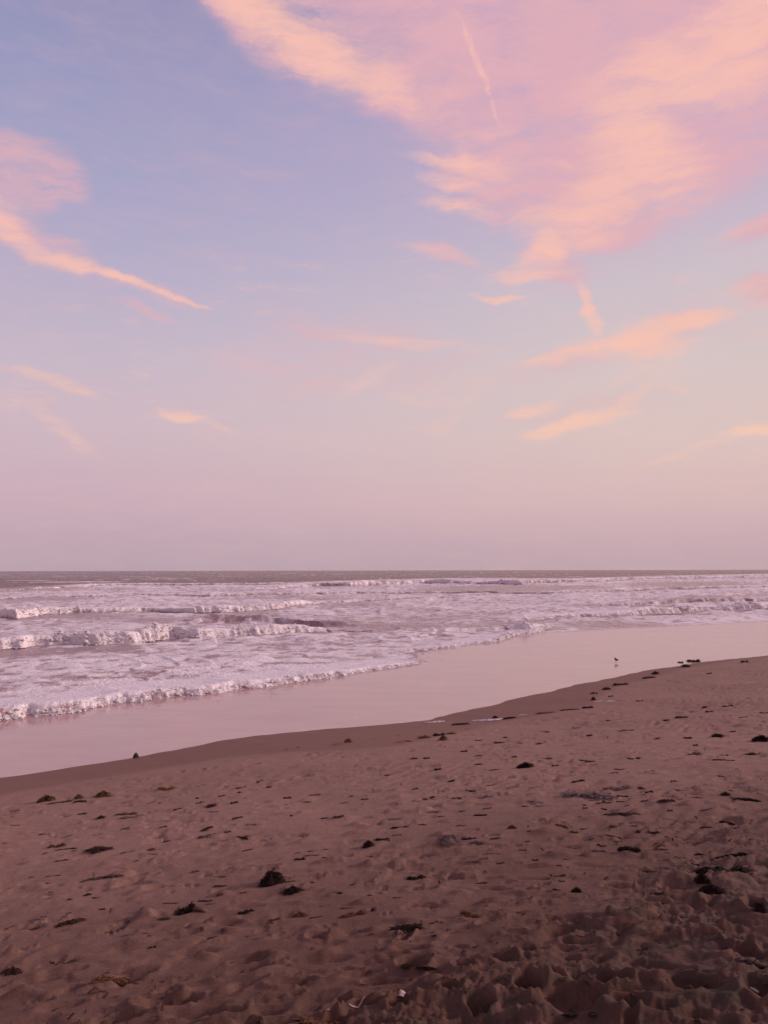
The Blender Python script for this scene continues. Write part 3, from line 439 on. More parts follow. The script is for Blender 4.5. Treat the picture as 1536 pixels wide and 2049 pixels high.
    (2.084, 6.984, 0.136, 0.017, 'strip', 'dark', 'small dark weed strand right of the very long grey bank'),
    (-2.621, 6.476, 0.107, 0.016, 'strip', 'dark', 'small dark weed strand in front of the rust block pad'),
    (-1.572, 7.026, 0.142, 0.016, 'strip', 'dark', 'fourth small dark weed strand in front of the low dark hump on the upper sand'),
    (1.604, 4.709, 0.099, 0.011, 'strip', 'dark', 'nearest small dark weed strand right of the black curled knot'),
    (-0.558, 6.2, 0.09, 0.012, 'strip', 'dark', 'nearest small dark weed strand beyond the small ragged black clump'),
    (-2.152, 4.946, 0.08, 0.016, 'strip', 'grey', 'small greyish weed strand left of the dark and reddish piece at left'),
    (1.629, 5.143, 0.115, 0.016, 'flat', 'grey', 'small greyish weed scrap in front of the pair of black strips'),
    (0.762, 5.706, 0.117, 0.013, 'strip', 'grey', 'small greyish weed strand right of the big grey mound'),
    (1.141, 6.196, 0.108, 0.015, 'flat', 'dark', 'small dark weed scrap right of the small rust tuft'),
    (-2.075, 7.453, 0.075, 0.019, 'strip', 'brown', 'small brown weed strand in front of the paired brown and grey mats'),
    (1.867, 5.003, 0.061, 0.013, 'strip', 'brown', 'small brown weed strand left of the weed bank at the right'),
    (-1.601, 6.928, 0.063, 0.021, 'strip', 'grey', 'second small greyish weed strand in front of the low dark hump on the upper sand'),
    (0.115, 5.55, 0.057, 0.011, 'flat', 'brown', 'small brown weed scrap beyond the two lobed black strip'),
    (1.556, 4.298, 0.087, 0.012, 'strip', 'dark', 'second small dark weed strand right of the black curled knot'),
    (1.932, 4.712, 0.09, 0.01, 'flat', 'dark', 'small dark weed scrap in front of the weed bank at the right'),
    (-2.13, 8.169, 0.079, 0.019, 'strip', 'dark', 'small dark weed strand left of the low dark hump on the upper sand'),
    (-2.094, 4.842, 0.096, 0.012, 'strip', 'brown', 'small brown weed strand left of the dark and reddish piece at left'),
    (-1.179, 5.23, 0.119, 0.016, 'flat', 'grey', 'small greyish weed scrap beyond the heap with a pale frond'),
    (-2.757, 6.908, 0.169, 0.018, 'strip', 'dark', 'small dark weed strand right of the rust block pad'),
    (1.698, 5.919, 0.131, 0.018, 'strip', 'brown', 'small brown weed strand beyond the pair of black strips'),
    (-1.611, 7.227, 0.109, 0.022, 'strip', 'dark', 'second small dark weed strand in front of the low dark hump on the upper sand'),
    (-2.499, 6.032, 0.112, 0.018, 'flat', 'brown', 'small brown weed scrap left of the long brown stalk'),
    (1.136, 4.129, 0.073, 0.011, 'strip', 'grey', 'second small greyish weed strand in front of the black curled knot'),
    (1.41, 7.02, 0.146, 0.013, 'strip', 'grey', 'nearest small greyish weed strand left of the very long grey bank'),
    (0.549, 4.522, 0.05, 0.01, 'strip', 'brown', 'small brown weed strand right of the orange brown scrap'),
    (-1.101, 5.079, 0.061, 0.012, 'strip', 'grey', 'small greyish weed strand beyond the heap with a pale frond'),
    (-0.975, 8.077, 0.102, 0.016, 'flat', 'grey', 'small greyish weed scrap right of the low dark hump on the upper sand'),
    (-2.005, 8.153, 0.154, 0.022, 'flat', 'grey', 'small greyish weed scrap left of the low dark hump on the upper sand'),
    (-0.747, 8.51, 0.138, 0.02, 'strip', 'brown', 'second small brown weed strand right of the low dark hump on the upper sand'),
    (0.1, 6.445, 0.082, 0.012, 'strip', 'grey', 'nearest small greyish weed strand beyond the compact black mound'),
    (-1.396, 7.558, 0.115, 0.022, 'strip', 'dark', 'nearest small dark weed strand in front of the low dark hump on the upper sand'),
    (2.284, 5.702, 0.103, 0.018, 'flat', 'grey', 'small greyish weed scrap beyond the reddish ragged strip'),
    (-0.361, 4.928, 0.074, 0.015, 'flat', 'grey', 'small greyish weed scrap beyond the rust clump with a tail'),
    (-1.362, 5.131, 0.1, 0.014, 'strip', 'brown', 'small brown weed strand beyond the heap with a pale frond'),
    (-1.213, 7.259, 0.11, 0.019, 'flat', 'grey', 'small greyish weed scrap in front of the low dark hump on the upper sand'),
    (-0.552, 4.428, 0.081, 0.011, 'strip', 'brown', 'small brown weed strand in front of the rust clump with a tail'),
    (0.973, 7.643, 0.144, 0.015, 'strip', 'grey', 'second small greyish weed strand left of the very long grey bank'),
    (0.764, 4.732, 0.058, 0.009, 'strip', 'grey', 'small greyish weed strand beyond the orange brown scrap'),
    (1.584, 6.437, 0.106, 0.014, 'flat', 'grey', 'small greyish weed scrap left of the long brown strip right of centre'),
    (-1.477, 4.608, 0.067, 0.012, 'strip', 'grey', 'small greyish weed strand right of the dark and reddish piece at left'),
    (-0.622, 4.832, 0.103, 0.014, 'strip', 'grey', 'small greyish weed strand left of the rust clump with a tail'),
    (-1.138, 5.636, 0.053, 0.012, 'strip', 'dark', 'nearest small dark weed strand left of the largest black mound'),
    (0.125, 6.692, 0.153, 0.017, 'strip', 'dark', 'nearest small dark weed strand beyond the compact black mound'),
    (2.6, 6.431, 0.122, 0.015, 'strip', 'brown', 'small brown weed strand right of the sloping brown piece'),
    (0.776, 4.769, 0.095, 0.01, 'flat', 'dark', 'second small dark weed scrap left of the black curled knot'),
    (2.093, 5.825, 0.106, 0.018, 'flat', 'dark', 'small dark weed scrap left of the reddish ragged strip'),
    (1.924, 6.965, 0.144, 0.015, 'flat', 'dark', 'small dark weed scrap in front of the very long grey bank'),
    (-1.208, 6.87, 0.104, 0.02, 'strip', 'brown', 'second small brown weed strand beyond the small ragged black clump'),
    (0.631, 6.571, 0.083, 0.019, 'strip', 'grey', 'small greyish weed strand left of the small rust tuft'),
    (1.925, 4.645, 0.095, 0.013, 'strip', 'grey', 'nearest small greyish weed strand in front of the weed bank at the right'),
    (-2.965, 7.437, 0.111, 0.018, 'strip', 'grey', 'nearest small greyish weed strand beyond the rust block pad'),
    (-0.321, 5.134, 0.047, 0.013, 'strip', 'grey', 'small greyish weed strand right of the largest black mound'),
    (1.017, 4.729, 0.049, 0.009, 'strip', 'brown', 'small brown weed strand in front of the black curled knot'),
    (-2.661, 7.388, 0.101, 0.017, 'flat', 'grey', 'small greyish weed scrap beyond the dark hump with long arms'),
    (-1.716, 7.923, 0.138, 0.018, 'strip', 'grey', 'nearest small greyish weed strand in front of the low dark hump on the upper sand'),
    (-0.699, 6.7, 0.134, 0.017, 'strip', 'grey', 'small greyish weed strand left of the compact black mound'),
    (0.657, 5.206, 0.067, 0.013, 'flat', 'grey', 'small greyish weed scrap right of the two lobed black strip'),
    (1.704, 5.811, 0.083, 0.014, 'flat', 'dark', 'small dark weed scrap beyond the pair of black strips'),
    (-1.151, 5.143, 0.101, 0.016, 'strip', 'dark', 'small dark weed strand beyond the heap with a pale frond'),
    (-1.167, 5.668, 0.098, 0.011, 'strip', 'brown', 'small brown weed strand left of the largest black mound'),
    (-2.318, 5.513, 0.066, 0.015, 'flat', 'grey', 'small greyish weed scrap left of the long brown stalk'),
    (0.076, 4.935, 0.053, 0.013, 'strip', 'brown', 'second small brown weed strand beyond the loose reddish mat'),
    (3.036, 6.766, 0.165, 0.013, 'strip', 'grey', 'small greyish weed strand left of the straight black strip'),
]
DENTS = [
    (-0.602, 6.429, 0.115, 0.082, 0.02),(-2.165, 6.234, 0.081, 0.083, 0.02),(-1.376, 6.197, 0.078, 0.079, 0.022),(-1.007, 5.799, 0.097, 0.082, 0.025),
    (-2.678, 5.887, 0.062, 0.067, 0.015),(-2.017, 5.177, 0.1, 0.063, 0.02),(-1.585, 5.484, 0.079, 0.066, -0.02),(-0.868, 4.981, 0.12, 0.056, -0.025),
    (-1.316, 4.914, 0.142, 0.074, -0.03),(0.232, 7.261, 0.098, 0.084, 0.02),(0.056, 5.667, 0.117, 0.068, 0.022),(1.221, 6.154, 0.128, 0.096, 0.03),
    (0.94, 5.121, 0.144, 0.051, -0.025),(0.731, 4.502, 0.109, 0.041, -0.035),(0.979, 4.304, 0.056, 0.039, -0.03),(0.744, 4.014, 0.081, 0.035, -0.035),
    (0.693, 4.196, 0.078, 0.029, -0.03),(0.129, 4.137, 0.112, 0.035, -0.035),(0.051, 4.074, 0.087, 0.034, -0.035),(0.52, 5.238, 0.131, 0.051, -0.02),
    (1.337, 5.326, 0.136, 0.045, -0.02),(1.406, 4.885, 0.105, 0.04, -0.02),(1.758, 4.926, 0.18, 0.074, 0.03),(1.052, 4.326, 0.219, 0.048, -0.03),
    (1.43, 4.248, 0.188, 0.049, -0.03),(1.304, 4.031, 0.209, 0.045, -0.03),(-0.33, 4.094, 0.177, 0.034, -0.03),(-0.426, 3.829, 0.128, 0.049, -0.04),
    (-0.676, 4.042, 0.118, 0.041, -0.03),(-1.164, 3.997, 0.119, 0.041, -0.02),(-1.738, 4.095, 0.127, 0.053, -0.025),
    (-1.83, 3.942, 0.078, 0.051, -0.03),(-1.51, 3.759, 0.117, 0.053, -0.025),(-0.99, 3.725, 0.14, 0.074, -0.045),(-0.757, 3.823, 0.079, 0.088, 0.02),
    (-0.566, 3.664, 0.043, 0.029, -0.03),(0.147, 3.935, 0.085, 0.09, -0.06),(0.369, 3.837, 0.061, 0.05, -0.05),(0.27, 3.942, 0.085, 0.052, 0.025),
    (0.562, 3.931, 0.085, 0.04, -0.045),(0.638, 3.554, 0.068, 0.115, -0.1),(0.497, 3.492, 0.093, 0.066, 0.05),(0.289, 3.588, 0.063, 0.068, -0.05),
    (0.065, 3.488, 0.067, 0.065, -0.06),(0.197, 3.531, 0.078, 0.066, 0.04),(0.917, 3.884, 0.114, 0.04, -0.03),(0.403, 3.429, 0.066, 0.086, -0.06),
    (0.801, 3.41, 0.153, 0.132, -0.05),(0.984, 3.531, 0.09, 0.095, -0.07),(1.155, 3.517, 0.107, 0.061, 0.05),(1.312, 3.419, 0.132, 0.096, -0.05),
    (1.574, 3.625, 0.084, 0.109, 0.05),(1.709, 3.768, 0.087, 0.073, -0.05),(1.547, 3.335, 0.079, 0.122, -0.06),(1.15, 3.267, 0.151, 0.088, 0.04),
    (0.951, 3.277, 0.1, 0.053, 0.04),(0.597, 3.332, 0.124, 0.052, 0.05),(1.718, 3.917, 0.072, 0.062, -0.04),(1.545, 3.769, 0.115, 0.071, 0.03),
    (2.009, 4.349, 0.066, 0.13, -0.05),(1.779, 4.138, 0.157, 0.05, -0.03),(-0.159, 3.682, 0.107, 0.047, 0.02),(-0.086, 3.5, 0.103, 0.054, -0.04),
    (-1.181, 3.609, 0.166, 0.06, -0.03),
]
BITS = [
    (0.073, 3.554, 0.039, 'shell', 'pale pink broken shell beside a dark hollow in the churned sand'),
    (1.552, 3.398, 0.048, 'shell', 'pale pinkish shell chip on the churned sand at the lower right'),
    (-0.251, 3.532, 0.031, 'shell', 'small white shell chip between weed and a pale twig'),
    (-0.105, 3.54, 0.104, 'twig', 'thin pale curved twig in the near churned sand'),
    (1.957, 14.948, 0.614, 'foam', 'wide white sea foam streak left behind on the damp sand'),
    (0.961, 15.265, 0.402, 'foam', 'thin faint foam streak at the edge of the water film'),
    (4.618, 16.125, 0.219, 'foam', 'short white foam dash beside a dark weed lump'),
    (4.449, 16.295, 0.199, 'foam', 'faint pale foam dash left of a whiter one'),
    (2.656, 15.135, 0.161, 'foam', 'small pale foam fleck right of the wide foam streak'),
]
BIG = [-1.22, 4.924, 0.298, 0.085]
BIRD_AT = [7.515, 25.427]

# ---- the sky: dusk gradient with cirrus drawn as soft noisy bands in azimuth and elevation
W = bpy.data.worlds.new('World'); S.world = W; W.use_nodes = True
wt = W.node_tree; wt.nodes.clear()
def wn(t, **k):
    n = wt.nodes.new(t)
    for a, b in k.items(): setattr(n, a, b)
    return n
def wl(a, b): wt.links.new(a, b)
def wm(op, a, b=None, c=None, clamp=False):
    n = wn('ShaderNodeMath', operation=op, use_clamp=clamp)
    for i, v in enumerate((a, b, c)):
        if v is None: continue
        if isinstance(v, (int, float)): n.inputs[i].default_value = v
        else: wl(v, n.inputs[i])
    return n.outputs[0]
def wv(op, a, b=None, c=None, out=0):
    n = wn('ShaderNodeVectorMath', operation=op)
    for i, v in enumerate((a, b, c)):
        if v is None: continue
        if isinstance(v, tuple): n.inputs[i].default_value = v
        else: wl(v, n.inputs[i])
    return n.outputs[out]
tc = wn('ShaderNodeTexCoord'); sep = wn('ShaderNodeSeparateXYZ'); wl(tc.outputs['Generated'], sep.inputs[0])
az = wm('MULTIPLY', wm('ARCTAN2', sep.outputs[0], sep.outputs[1]), 57.29578)
el = wm('MULTIPLY', wm('ARCSINE', sep.outputs[2]), 57.29578)
pc = wn('ShaderNodeCombineXYZ'); wl(az, pc.inputs[0]); wl(el, pc.inputs[1]); P0 = pc.outputs[0]
def noise(vec, scale, detail, rough=0.55, col=False, dist=0.0):
    n = wn('ShaderNodeTexNoise'); wl(vec, n.inputs['Vector'])
    n.inputs['Scale'].default_value = scale; n.inputs['Detail'].default_value = detail; n.inputs['Roughness'].default_value = rough; n.inputs['Distortion'].default_value = dist
    return n.outputs['Color' if col else 'Fac']
# domain warp so every band gets an uneven, feathered edge
w1 = wv('SCALE', wv('SUBTRACT', noise(P0, 0.16, 3, .6, True), (.5, .5, .5))); w1.node.inputs['Scale'].default_value = 2.0
w2 = wv('MULTIPLY', wv('SUBTRACT', noise(P0, 0.7, 4, .65, True), (.5, .5, .5)), (.95, .6, 0))
Pw = wv('ADD', P0, wv('ADD', w1, w2))
Pw = wv('MULTIPLY', Pw, (1, 1, 0))
def bands(L, softness):
    """Soft tapered ellipses along each band; the fibre noise later tears their edges into wisps."""
    acc = None; Q = Pw
    for k, (a0, e0, a1, e1, w, s) in enumerate(L):
        if acc and k % 8 == 0:                              # chain the batches: keeps the node stack short
            cx = wn('ShaderNodeCombineXYZ'); wl(acc, cx.inputs[0]); Q = wv('MULTIPLY_ADD', cx.outputs[0], (1e-6, 0, 0), Pw)
        dx, dy = a1-a0, e1-e0; ln = math.hypot(dx, dy); half = ln*.62 + w*.75
        mp = wn('ShaderNodeMapping', vector_type='TEXTURE'); wl(Q, mp.inputs['Vector'])
        mp.inputs['Location'].default_value = ((a0+a1)/2, (e0+e1)/2, 0); mp.inputs['Rotation'].default_value = (0, 0, math.atan2(dy, dx)); mp.inputs['Scale'].default_value = (half, w, 1)
        d = wv('LENGTH', mp.outputs[0], out=1)
        m = wn('ShaderNodeMapRange', interpolation_type='SMOOTHERSTEP'); wl(d, m.inputs[0])
        m.inputs[1].default_value = 0.0; m.inputs[2].default_value = softness; m.inputs[3].default_value = s; m.inputs[4].default_value = 0
        acc = m.outputs[0] if acc is None else wm('SMOOTH_MAX', acc, m.outputs[0], 0.18)
    return acc
# the same cirrus goes on outside the picture: a broken sheet seen in perspective
zc = wm('MAXIMUM', sep.outputs[2], 0.06)
pl = wn('ShaderNodeCombineXYZ'); wl(wm('DIVIDE', sep.outputs[0], zc), pl.inputs[0]); wl(wm('DIVIDE', sep.outputs[1], zc), pl.inputs[1])
mpl = wn('ShaderNodeMapping'); wl(pl.outputs[0], mpl.inputs[0]); mpl.inputs['Rotation'].default_value = (0, 0, .6); mpl.inputs['Scale'].default_value = (.45, 1.0, 1)
sheet = noise(mpl.outputs[0], 0.8, 6, .6, dist=.6)
def ramp(v, a, b, lo=0.0, hi=1.0):
    m = wn('ShaderNodeMapRange', interpolation_type='SMOOTHSTEP'); wl(v, m.inputs[0])
    for i, k in enumerate((a, b, lo, hi)): m.inputs[i+1].default_value = k
    return m.outputs[0]
outside = wm('MAXIMUM', ramp(wm('ABSOLUTE', az), 27, 40), ramp(el, 37, 46))
rest = wm('MULTIPLY', wm('MULTIPLY', ramp(sheet, .45, .75), outside), ramp(el, 4, 16))
# fibres: fine streaks that tear the bands into wisps; they lean down to the right on one side of the sky and up on the other
def fibre(ang, sc):
    mf = wn('ShaderNodeMapping'); wl(Pw, mf.inputs[0]); mf.inputs['Rotation'].default_value = (0, 0, ang); mf.inputs['Scale'].default_value = (sc*.16, sc*.80, 1)
    return noise(mf.outputs[0], 1.0, 8, .68)
fmix = wn('ShaderNodeMix', data_type='FLOAT'); f1 = fibre(.50, 1.05); f2 = fibre(-.16, 1.05)
wl(ramp(az, -6, 4), fmix.inputs[0]); wl(f1, fmix.inputs[2]); wl(f2, fmix.inputs[3]); fib = wm('SUBTRACT', fmix.outputs[0], .5)
def torn(acc, amount, lo, hi):
    k = wm('MULTIPLY', acc, 2.5, clamp=True)
    return ramp(wm('ADD', acc, wm('MULTIPLY', wm('MULTIPLY', fib, amount), k)), lo, hi)
veil = torn(bands(VEIL, 2.0), 1.2, .03, .95)
veil = wm('MAXIMUM', veil, wm('MULTIPLY', rest, .9), clamp=True)
peach = wm('MULTIPLY', torn(bands(PEACH, 2.5), 1.45, .08, 1.12), .95)
peach = wm('MAXIMUM', peach, wm('MULTIPLY', rest, .55), clamp=True)
# faint broken cirrus over the lower sky
wisp = wm('MULTIPLY', wm('MULTIPLY', ramp(fib, .0, .24), ramp(noise(P0, .13, 3, .6), .42, .62)), wm('MULTIPLY', ramp(el, 4, 9), ramp(el, 19, 27, 1, 0)))
peach = wm('MAXIMUM', peach, wm('MULTIPLY', wisp, .42))
def grad(stops):
    r = wn('ShaderNodeValToRGB'); wl(wm('DIVIDE', el, 90.0), r.inputs[0]); cr = r.color_ramp
    while len(cr.elements) < len(stops): cr.elements.new(0.5)
    for e, (p, c) in zip(cr.elements, stops): e.position = p/90; e.color = lin(*c)
    return r.outputs[0]
gL = grad([(0, (186,162,174)), (2, (193,167,180)), (5, (205,175,188)), (10, (209,186,197)), (15, (200,186,203)), (20, (184,177,204)), (26, (167,166,200)), (32, (154,156,194)), (38, (142,144,183)), (60, (140,138,186)), (90, (150,138,182))])
gR = grad([(0, (194,166,174)), (2, (203,172,180)), (5, (219,187,187)), (9, (223,198,193)), (14, (218,201,200)), (20, (209,196,204)), (26, (195,180,205)), (32, (190,170,202)), (38, (187,163,199)), (60, (160,146,190)), (90, (150,138,182))])
def mix(f, a, b):
    n = wn('ShaderNodeMix', data_type='RGBA')
    if isinstance(f, float): n.inputs[0].default_value = f
    else: wl(f, n.inputs[0])
    for i, v in ((6, a), (7, b)):
        if isinstance(v, tuple): n.inputs[i].default_value = v
        else: wl(v, n.inputs[i])
    return n.outputs[2]
side = ramp(az, -27, 27)
base = mix(wm('MULTIPLY', side, ramp(wm('ABSOLUTE', az), 60, 175, 1, .45)), gL, gR)
low = ramp(el, 6, 24)
veil_col = mix(low, lin(222,190,190), lin(226,176,188))
peach_col = mix(low, lin(249,203,182), lin(252,195,181))
sky = mix(veil, base, veil_col)
sky = mix(peach, sky, peach_col)
# slow unevenness of the haze
sky = mix(wm('MULTIPLY', ramp(noise(P0, .09, 3, .6), .35, .75), .10), sky, lin(206,178,186))
bg = wn('ShaderNodeBackground'); wl(sky, bg.inputs[0]); bg.inputs[1].default_value = 0.97
wo = wn('ShaderNodeOutputWorld'); wl(bg.outputs[0], wo.inputs[0])

# ------------------------------------------------------------------ numeric helpers
def perlin(x, y, seed=0):
    xi = np.floor(x).astype(np.int64); yi = np.floor(y).astype(np.int64)
    fx, fy = x-xi, y-yi
    def g(ix, iy, dx, dy):
        h = (ix*374761393 + iy*668265263 + seed*974634721) & 0xffffffff
        h = ((h ^ (h >> 13))*1274126177) & 0xffffffff
        h = h ^ (h >> 16)
        a = (h & 1023)*(2*np.pi/1024)
        return np.cos(a)*dx + np.sin(a)*dy
    u = fx*fx*fx*(fx*(fx*6-15)+10); v = fy*fy*fy*(fy*(fy*6-15)+10)
    a = g(xi, yi, fx, fy); b = g(xi+1, yi, fx-1, fy); c = g(xi, yi+1, fx, fy-1); d = g(xi+1, yi+1, fx-1, fy-1)
    return ((a+(b-a)*u)*(1-v) + (c+(d-c)*u)*v)*1.5
def fbm(x, y, seed, octaves=3, gain=.5):
    s = 0; a = 1
    for i in range(octaves):
        s = s + a*perlin(x*2**i+17.3*i, y*2**i-9.1*i, seed+i); a *= gain
    return s
def sstep(x, a, b):
    t = np.clip((x-a)/(b-a), 0, 1); return t*t*(3-2*t)
EVx, EVy = 0.7700/math.hypot(.77, .638), 0.638/math.hypot(.77, .638)
def to_uv(x, y): return x*EVy - y*EVx, x*EVx + y*EVy        # u inland, v along the shore
def curve(L): a = np.array(L); return a[:, 0], a[:, 1]
shV, shU = curve(SHORE); wetV, wetD = curve(WETLINE)
def inland(x, y):
    u, v = to_uv(x, y)
    return u - np.interp(v, shV, shU), v

def polar_mesh(name, radii, theta, height, attrs=None):
    Rr, T = np.meshgrid(radii, theta, indexing='ij')
    x = Rr*np.sin(T); y = Rr*np.cos(T)
    z, at = height(x, y, Rr, T)
    n, m = Rr.shape
    co = np.stack([x, y, z], -1).reshape(-1, 3)
    i = np.arange((n-1)*(m-1)); a = (i//(m-1))*m + i % (m-1)
    f = np.stack([a, a+m, a+m+1, a+1], -1)
    me = mesh_np(name, co, f.astype(np.int32))
    for k, v in at.items():
        l = me.attributes.new(k, 'FLOAT', 'POINT'); l.data.foreach_set('value', np.ascontiguousarray(v.reshape(-1), dtype=np.float32))
    return me, z
def mesh_np(name, co, f, smooth=True):
    me = bpy.data.meshes.new(name)
    me.vertices.add(len(co)); me.vertices.foreach_set('co', np.ascontiguousarray(co, dtype=np.float32).ravel())
    k = f.shape[1]
    me.loops.add(f.size); me.loops.foreach_set('vertex_index', np.ascontiguousarray(f, dtype=np.int32).ravel())
    me.polygons.add(len(f)); me.polygons.foreach_set('loop_start', np.arange(0, f.size, k, dtype=np.int32))
    me.update(calc_edges=True); me.validate()
    me.polygons.foreach_set('use_smooth', np.full(len(me.polygons), smooth))
    return me
def link(name, me, mat, parent=None):
    o = bpy.data.objects.new(name, me); C.objects.link(o)
    if mat and not len(me.materials): me.materials.append(mat)
    if parent: o.parent = parent
    return o
def tag(o, label=None, cat=None, group=None, kind=None):
    for k, v in (('label', label), ('category', cat), ('group', group), ('kind', kind)):
        if v: o[k] = v
    return o

# ------------------------------------------------------------------ materials
class Mat:
    def __init__(s, name):
        s.m = bpy.data.materials.new(name); s.m.use_nodes = True; s.t = s.m.node_tree
        s.b = s.t.nodes['Principled BSDF']; s.o = s.t.nodes['Material Output']
    def n(s, t, **k):
        n = s.t.nodes.new(t)
        for a, b in k.items(): setattr(n, a, b)
        return n
    def l(s, a, b): s.t.links.new(a, b)
    def attr(s, name): n = s.n('ShaderNodeAttribute'); n.attribute_name = name; return n.outputs['Fac']
    def pos(s): return s.n('ShaderNodeNewGeometry').outputs['Position']
    def noise(s, scale, detail=3, rough=.55, vec=None, stretch=None):
        n = s.n('ShaderNodeTexNoise'); v = vec or s.pos()
        if stretch:
            mp = s.n('ShaderNodeMapping'); s.l(v, mp.inputs[0]); mp.inputs['Rotation'].default_value = (0, 0, stretch[1]); mp.inputs['Scale'].default_value = stretch[0]; v = mp.outputs[0]
        s.l(v, n.inputs['Vector']); n.inputs['Scale'].default_value = scale; n.inputs['Detail'].default_value = detail; n.inputs['Roughness'].default_value = rough
        return n.outputs['Fac']
    def mr(s, v, a, b, lo=0.0, hi=1.0, smooth=True):
        m = s.n('ShaderNodeMapRange', interpolation_type='SMOOTHSTEP' if smooth else 'LINEAR'); s.l(v, m.inputs[0])
        for i, k in enumerate((a, b, lo, hi)): m.inputs[i+1].default_value = k
        return m.outputs[0]
    def math(s, op, a, b=None, clamp=False):
        n = s.n('ShaderNodeMath', operation=op, use_clamp=clamp)
        for i, v in enumerate((a, b)):
            if v is None: continue
            if isinstance(v, (int, float)): n.inputs[i].default_value = v
            else: s.l(v, n.inputs[i])
        return n.outputs[0]
    def mix(s, f, a, b):
        n = s.n('ShaderNodeMix', data_type='RGBA')
        if isinstance(f, (int, float)): n.inputs[0].default_value = f
        else: s.l(f, n.inputs[0])
        for i, v in ((6, a), (7, b)):
            if isinstance(v, tuple): n.inputs[i].default_value = v if len(v) == 4 else v+(1,)
            else: s.l(v, n.inputs[i])
        return n.outputs[2]
    def bump(s, h, strength, dist, normal=None):
        n = s.n('ShaderNodeBump'); n.inputs['Strength'].default_value = strength; n.inputs['Distance'].default_value = dist; s.l(h, n.inputs['Height'])
        if normal: s.l(normal, n.inputs['Normal'])
        return n.outputs[0]

# sand
ms = Mat('sand'); b = ms.b
wet, churn = ms.attr('wet'), ms.attr('churn')
patch = ms.mr(ms.noise(.9, 4), .3, .7)
dry = ms.mix(patch, (.210, .088, .061), (.256, .112, .078))
grain = ms.noise(420, 2, .7)
g2 = ms.noise(95, 3, .7)
dry = ms.mix(ms.mr(g2, .3, .7), ms.mix(.46, dry, (.05, .025, .018)), ms.mix(.22, dry, (.50, .34, .27)))
dry = ms.mix(ms.mr(grain, .3, .7), ms.mix(.30, dry, (.07, .04, .03)), ms.mix(.22, dry, (.55, .40, .34)))
fleck = ms.math('MULTIPLY', ms.mr(ms.noise(38, 3, .7), .66, .72), ms.mr(ms.noise(2.2, 3), .42, .62))
dry = ms.mix(ms.math('MULTIPLY', fleck, .7), dry, (.06, .034, .026))
painted_shade = ms.attr('litter_and_shade')
dry = ms.mix(ms.math('MULTIPLY', painted_shade, ms.mr(ms.noise(1.6, 5, .62), .20, .62, .72, 1.0)), dry, (.068, .029, .0195))  # shade painted into the sand colour, deepening towards the camera
litter_and_shade = ms.math('MULTIPLY', churn, ms.mr(ms.noise(9, 5, .65), .38, .66))
dry = ms.mix(ms.math('MULTIPLY', litter_and_shade, .85), dry, (.050, .034, .025))
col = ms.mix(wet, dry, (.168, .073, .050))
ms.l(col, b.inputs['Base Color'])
ms.l(ms.mr(wet, 0, 1, .95, .62), b.inputs['Roughness'])
b.inputs['Specular IOR Level'].default_value = .18
nb = ms.bump(ms.noise(26, 5, .65), .35, .012)
ms.l(ms.bump(grain, .35, .0025, nb), b.inputs['Normal'])

# sea: brown water under foam that thickens with the foam attribute
mw = Mat('sea_water'); b = mw.b
foam, film, openw = mw.attr('foam'), mw.attr('film'), mw.attr('open')
fn = mw.math('ADD', mw.math('MULTIPLY', mw.math('SUBTRACT', mw.noise(3.1, 6, .68), .5), .9), mw.math('MULTIPLY', mw.math('SUBTRACT', mw.noise(14, 3, .6), .5), .45))
fmask = mw.mr(mw.math('ADD', foam, mw.math('MULTIPLY', fn, mw.mr(foam, .02, .3))), .22, .92)
wcol = mw.mix(film, (.320, .195, .192), (.450, .275, .256))
wcol = mw.mix(mw.math('MULTIPLY', film, mw.mr(mw.noise(.5, 5, .6, stretch=((1, 3, 1), -.69)), .35, .7, 0, .35)), wcol, (.30, .185, .168))
wcol = mw.mix(mw.attr('open'), wcol, (.165, .070, .066))
ms2 = mw.mix(fmask, wcol, (.74, .645, .645))
mw.l(ms2, b.inputs['Base Color'])
rgh = mw.mix(fmask, mw.mix(film, (.22, .22, .22), (.10, .10, .10)), (.75, .75, .75))
mw.l(mw.math('MULTIPLY', mw.mr(openw, 0, 1, .5, .20), mw.mr(fmask, 0, 1, 1.0, .12)), b.inputs['Specular IOR Level'])
mw.l(rgh, b.inputs['Roughness']); b.inputs['IOR'].default_value = 1.33
b.inputs['Subsurface Radius'].default_value = (.10, .085, .085); b.inputs['Subsurface Scale'].default_value = 1.0
mw.l(mw.math('MULTIPLY', fmask, .5), b.inputs['Subsurface Weight'])
rip = mw.math('MULTIPLY', mw.math('ADD', mw.noise(2.4, 5, .62), mw.math('MULTIPLY', mw.noise(9, 4, .6), .35)), mw.mr(film, 0, 1, 1.0, .022))
foamh = mw.math('MULTIPLY', mw.noise(11, 4, .65), fmask)
chop = mw.math('MULTIPLY', mw.noise(.55, 6, .65), openw)
mw.l(mw.bump(foamh, .8, .10, mw.bump(chop, 1.0, 1.3, mw.bump(rip, .7, .16))), b.inputs['Normal'])

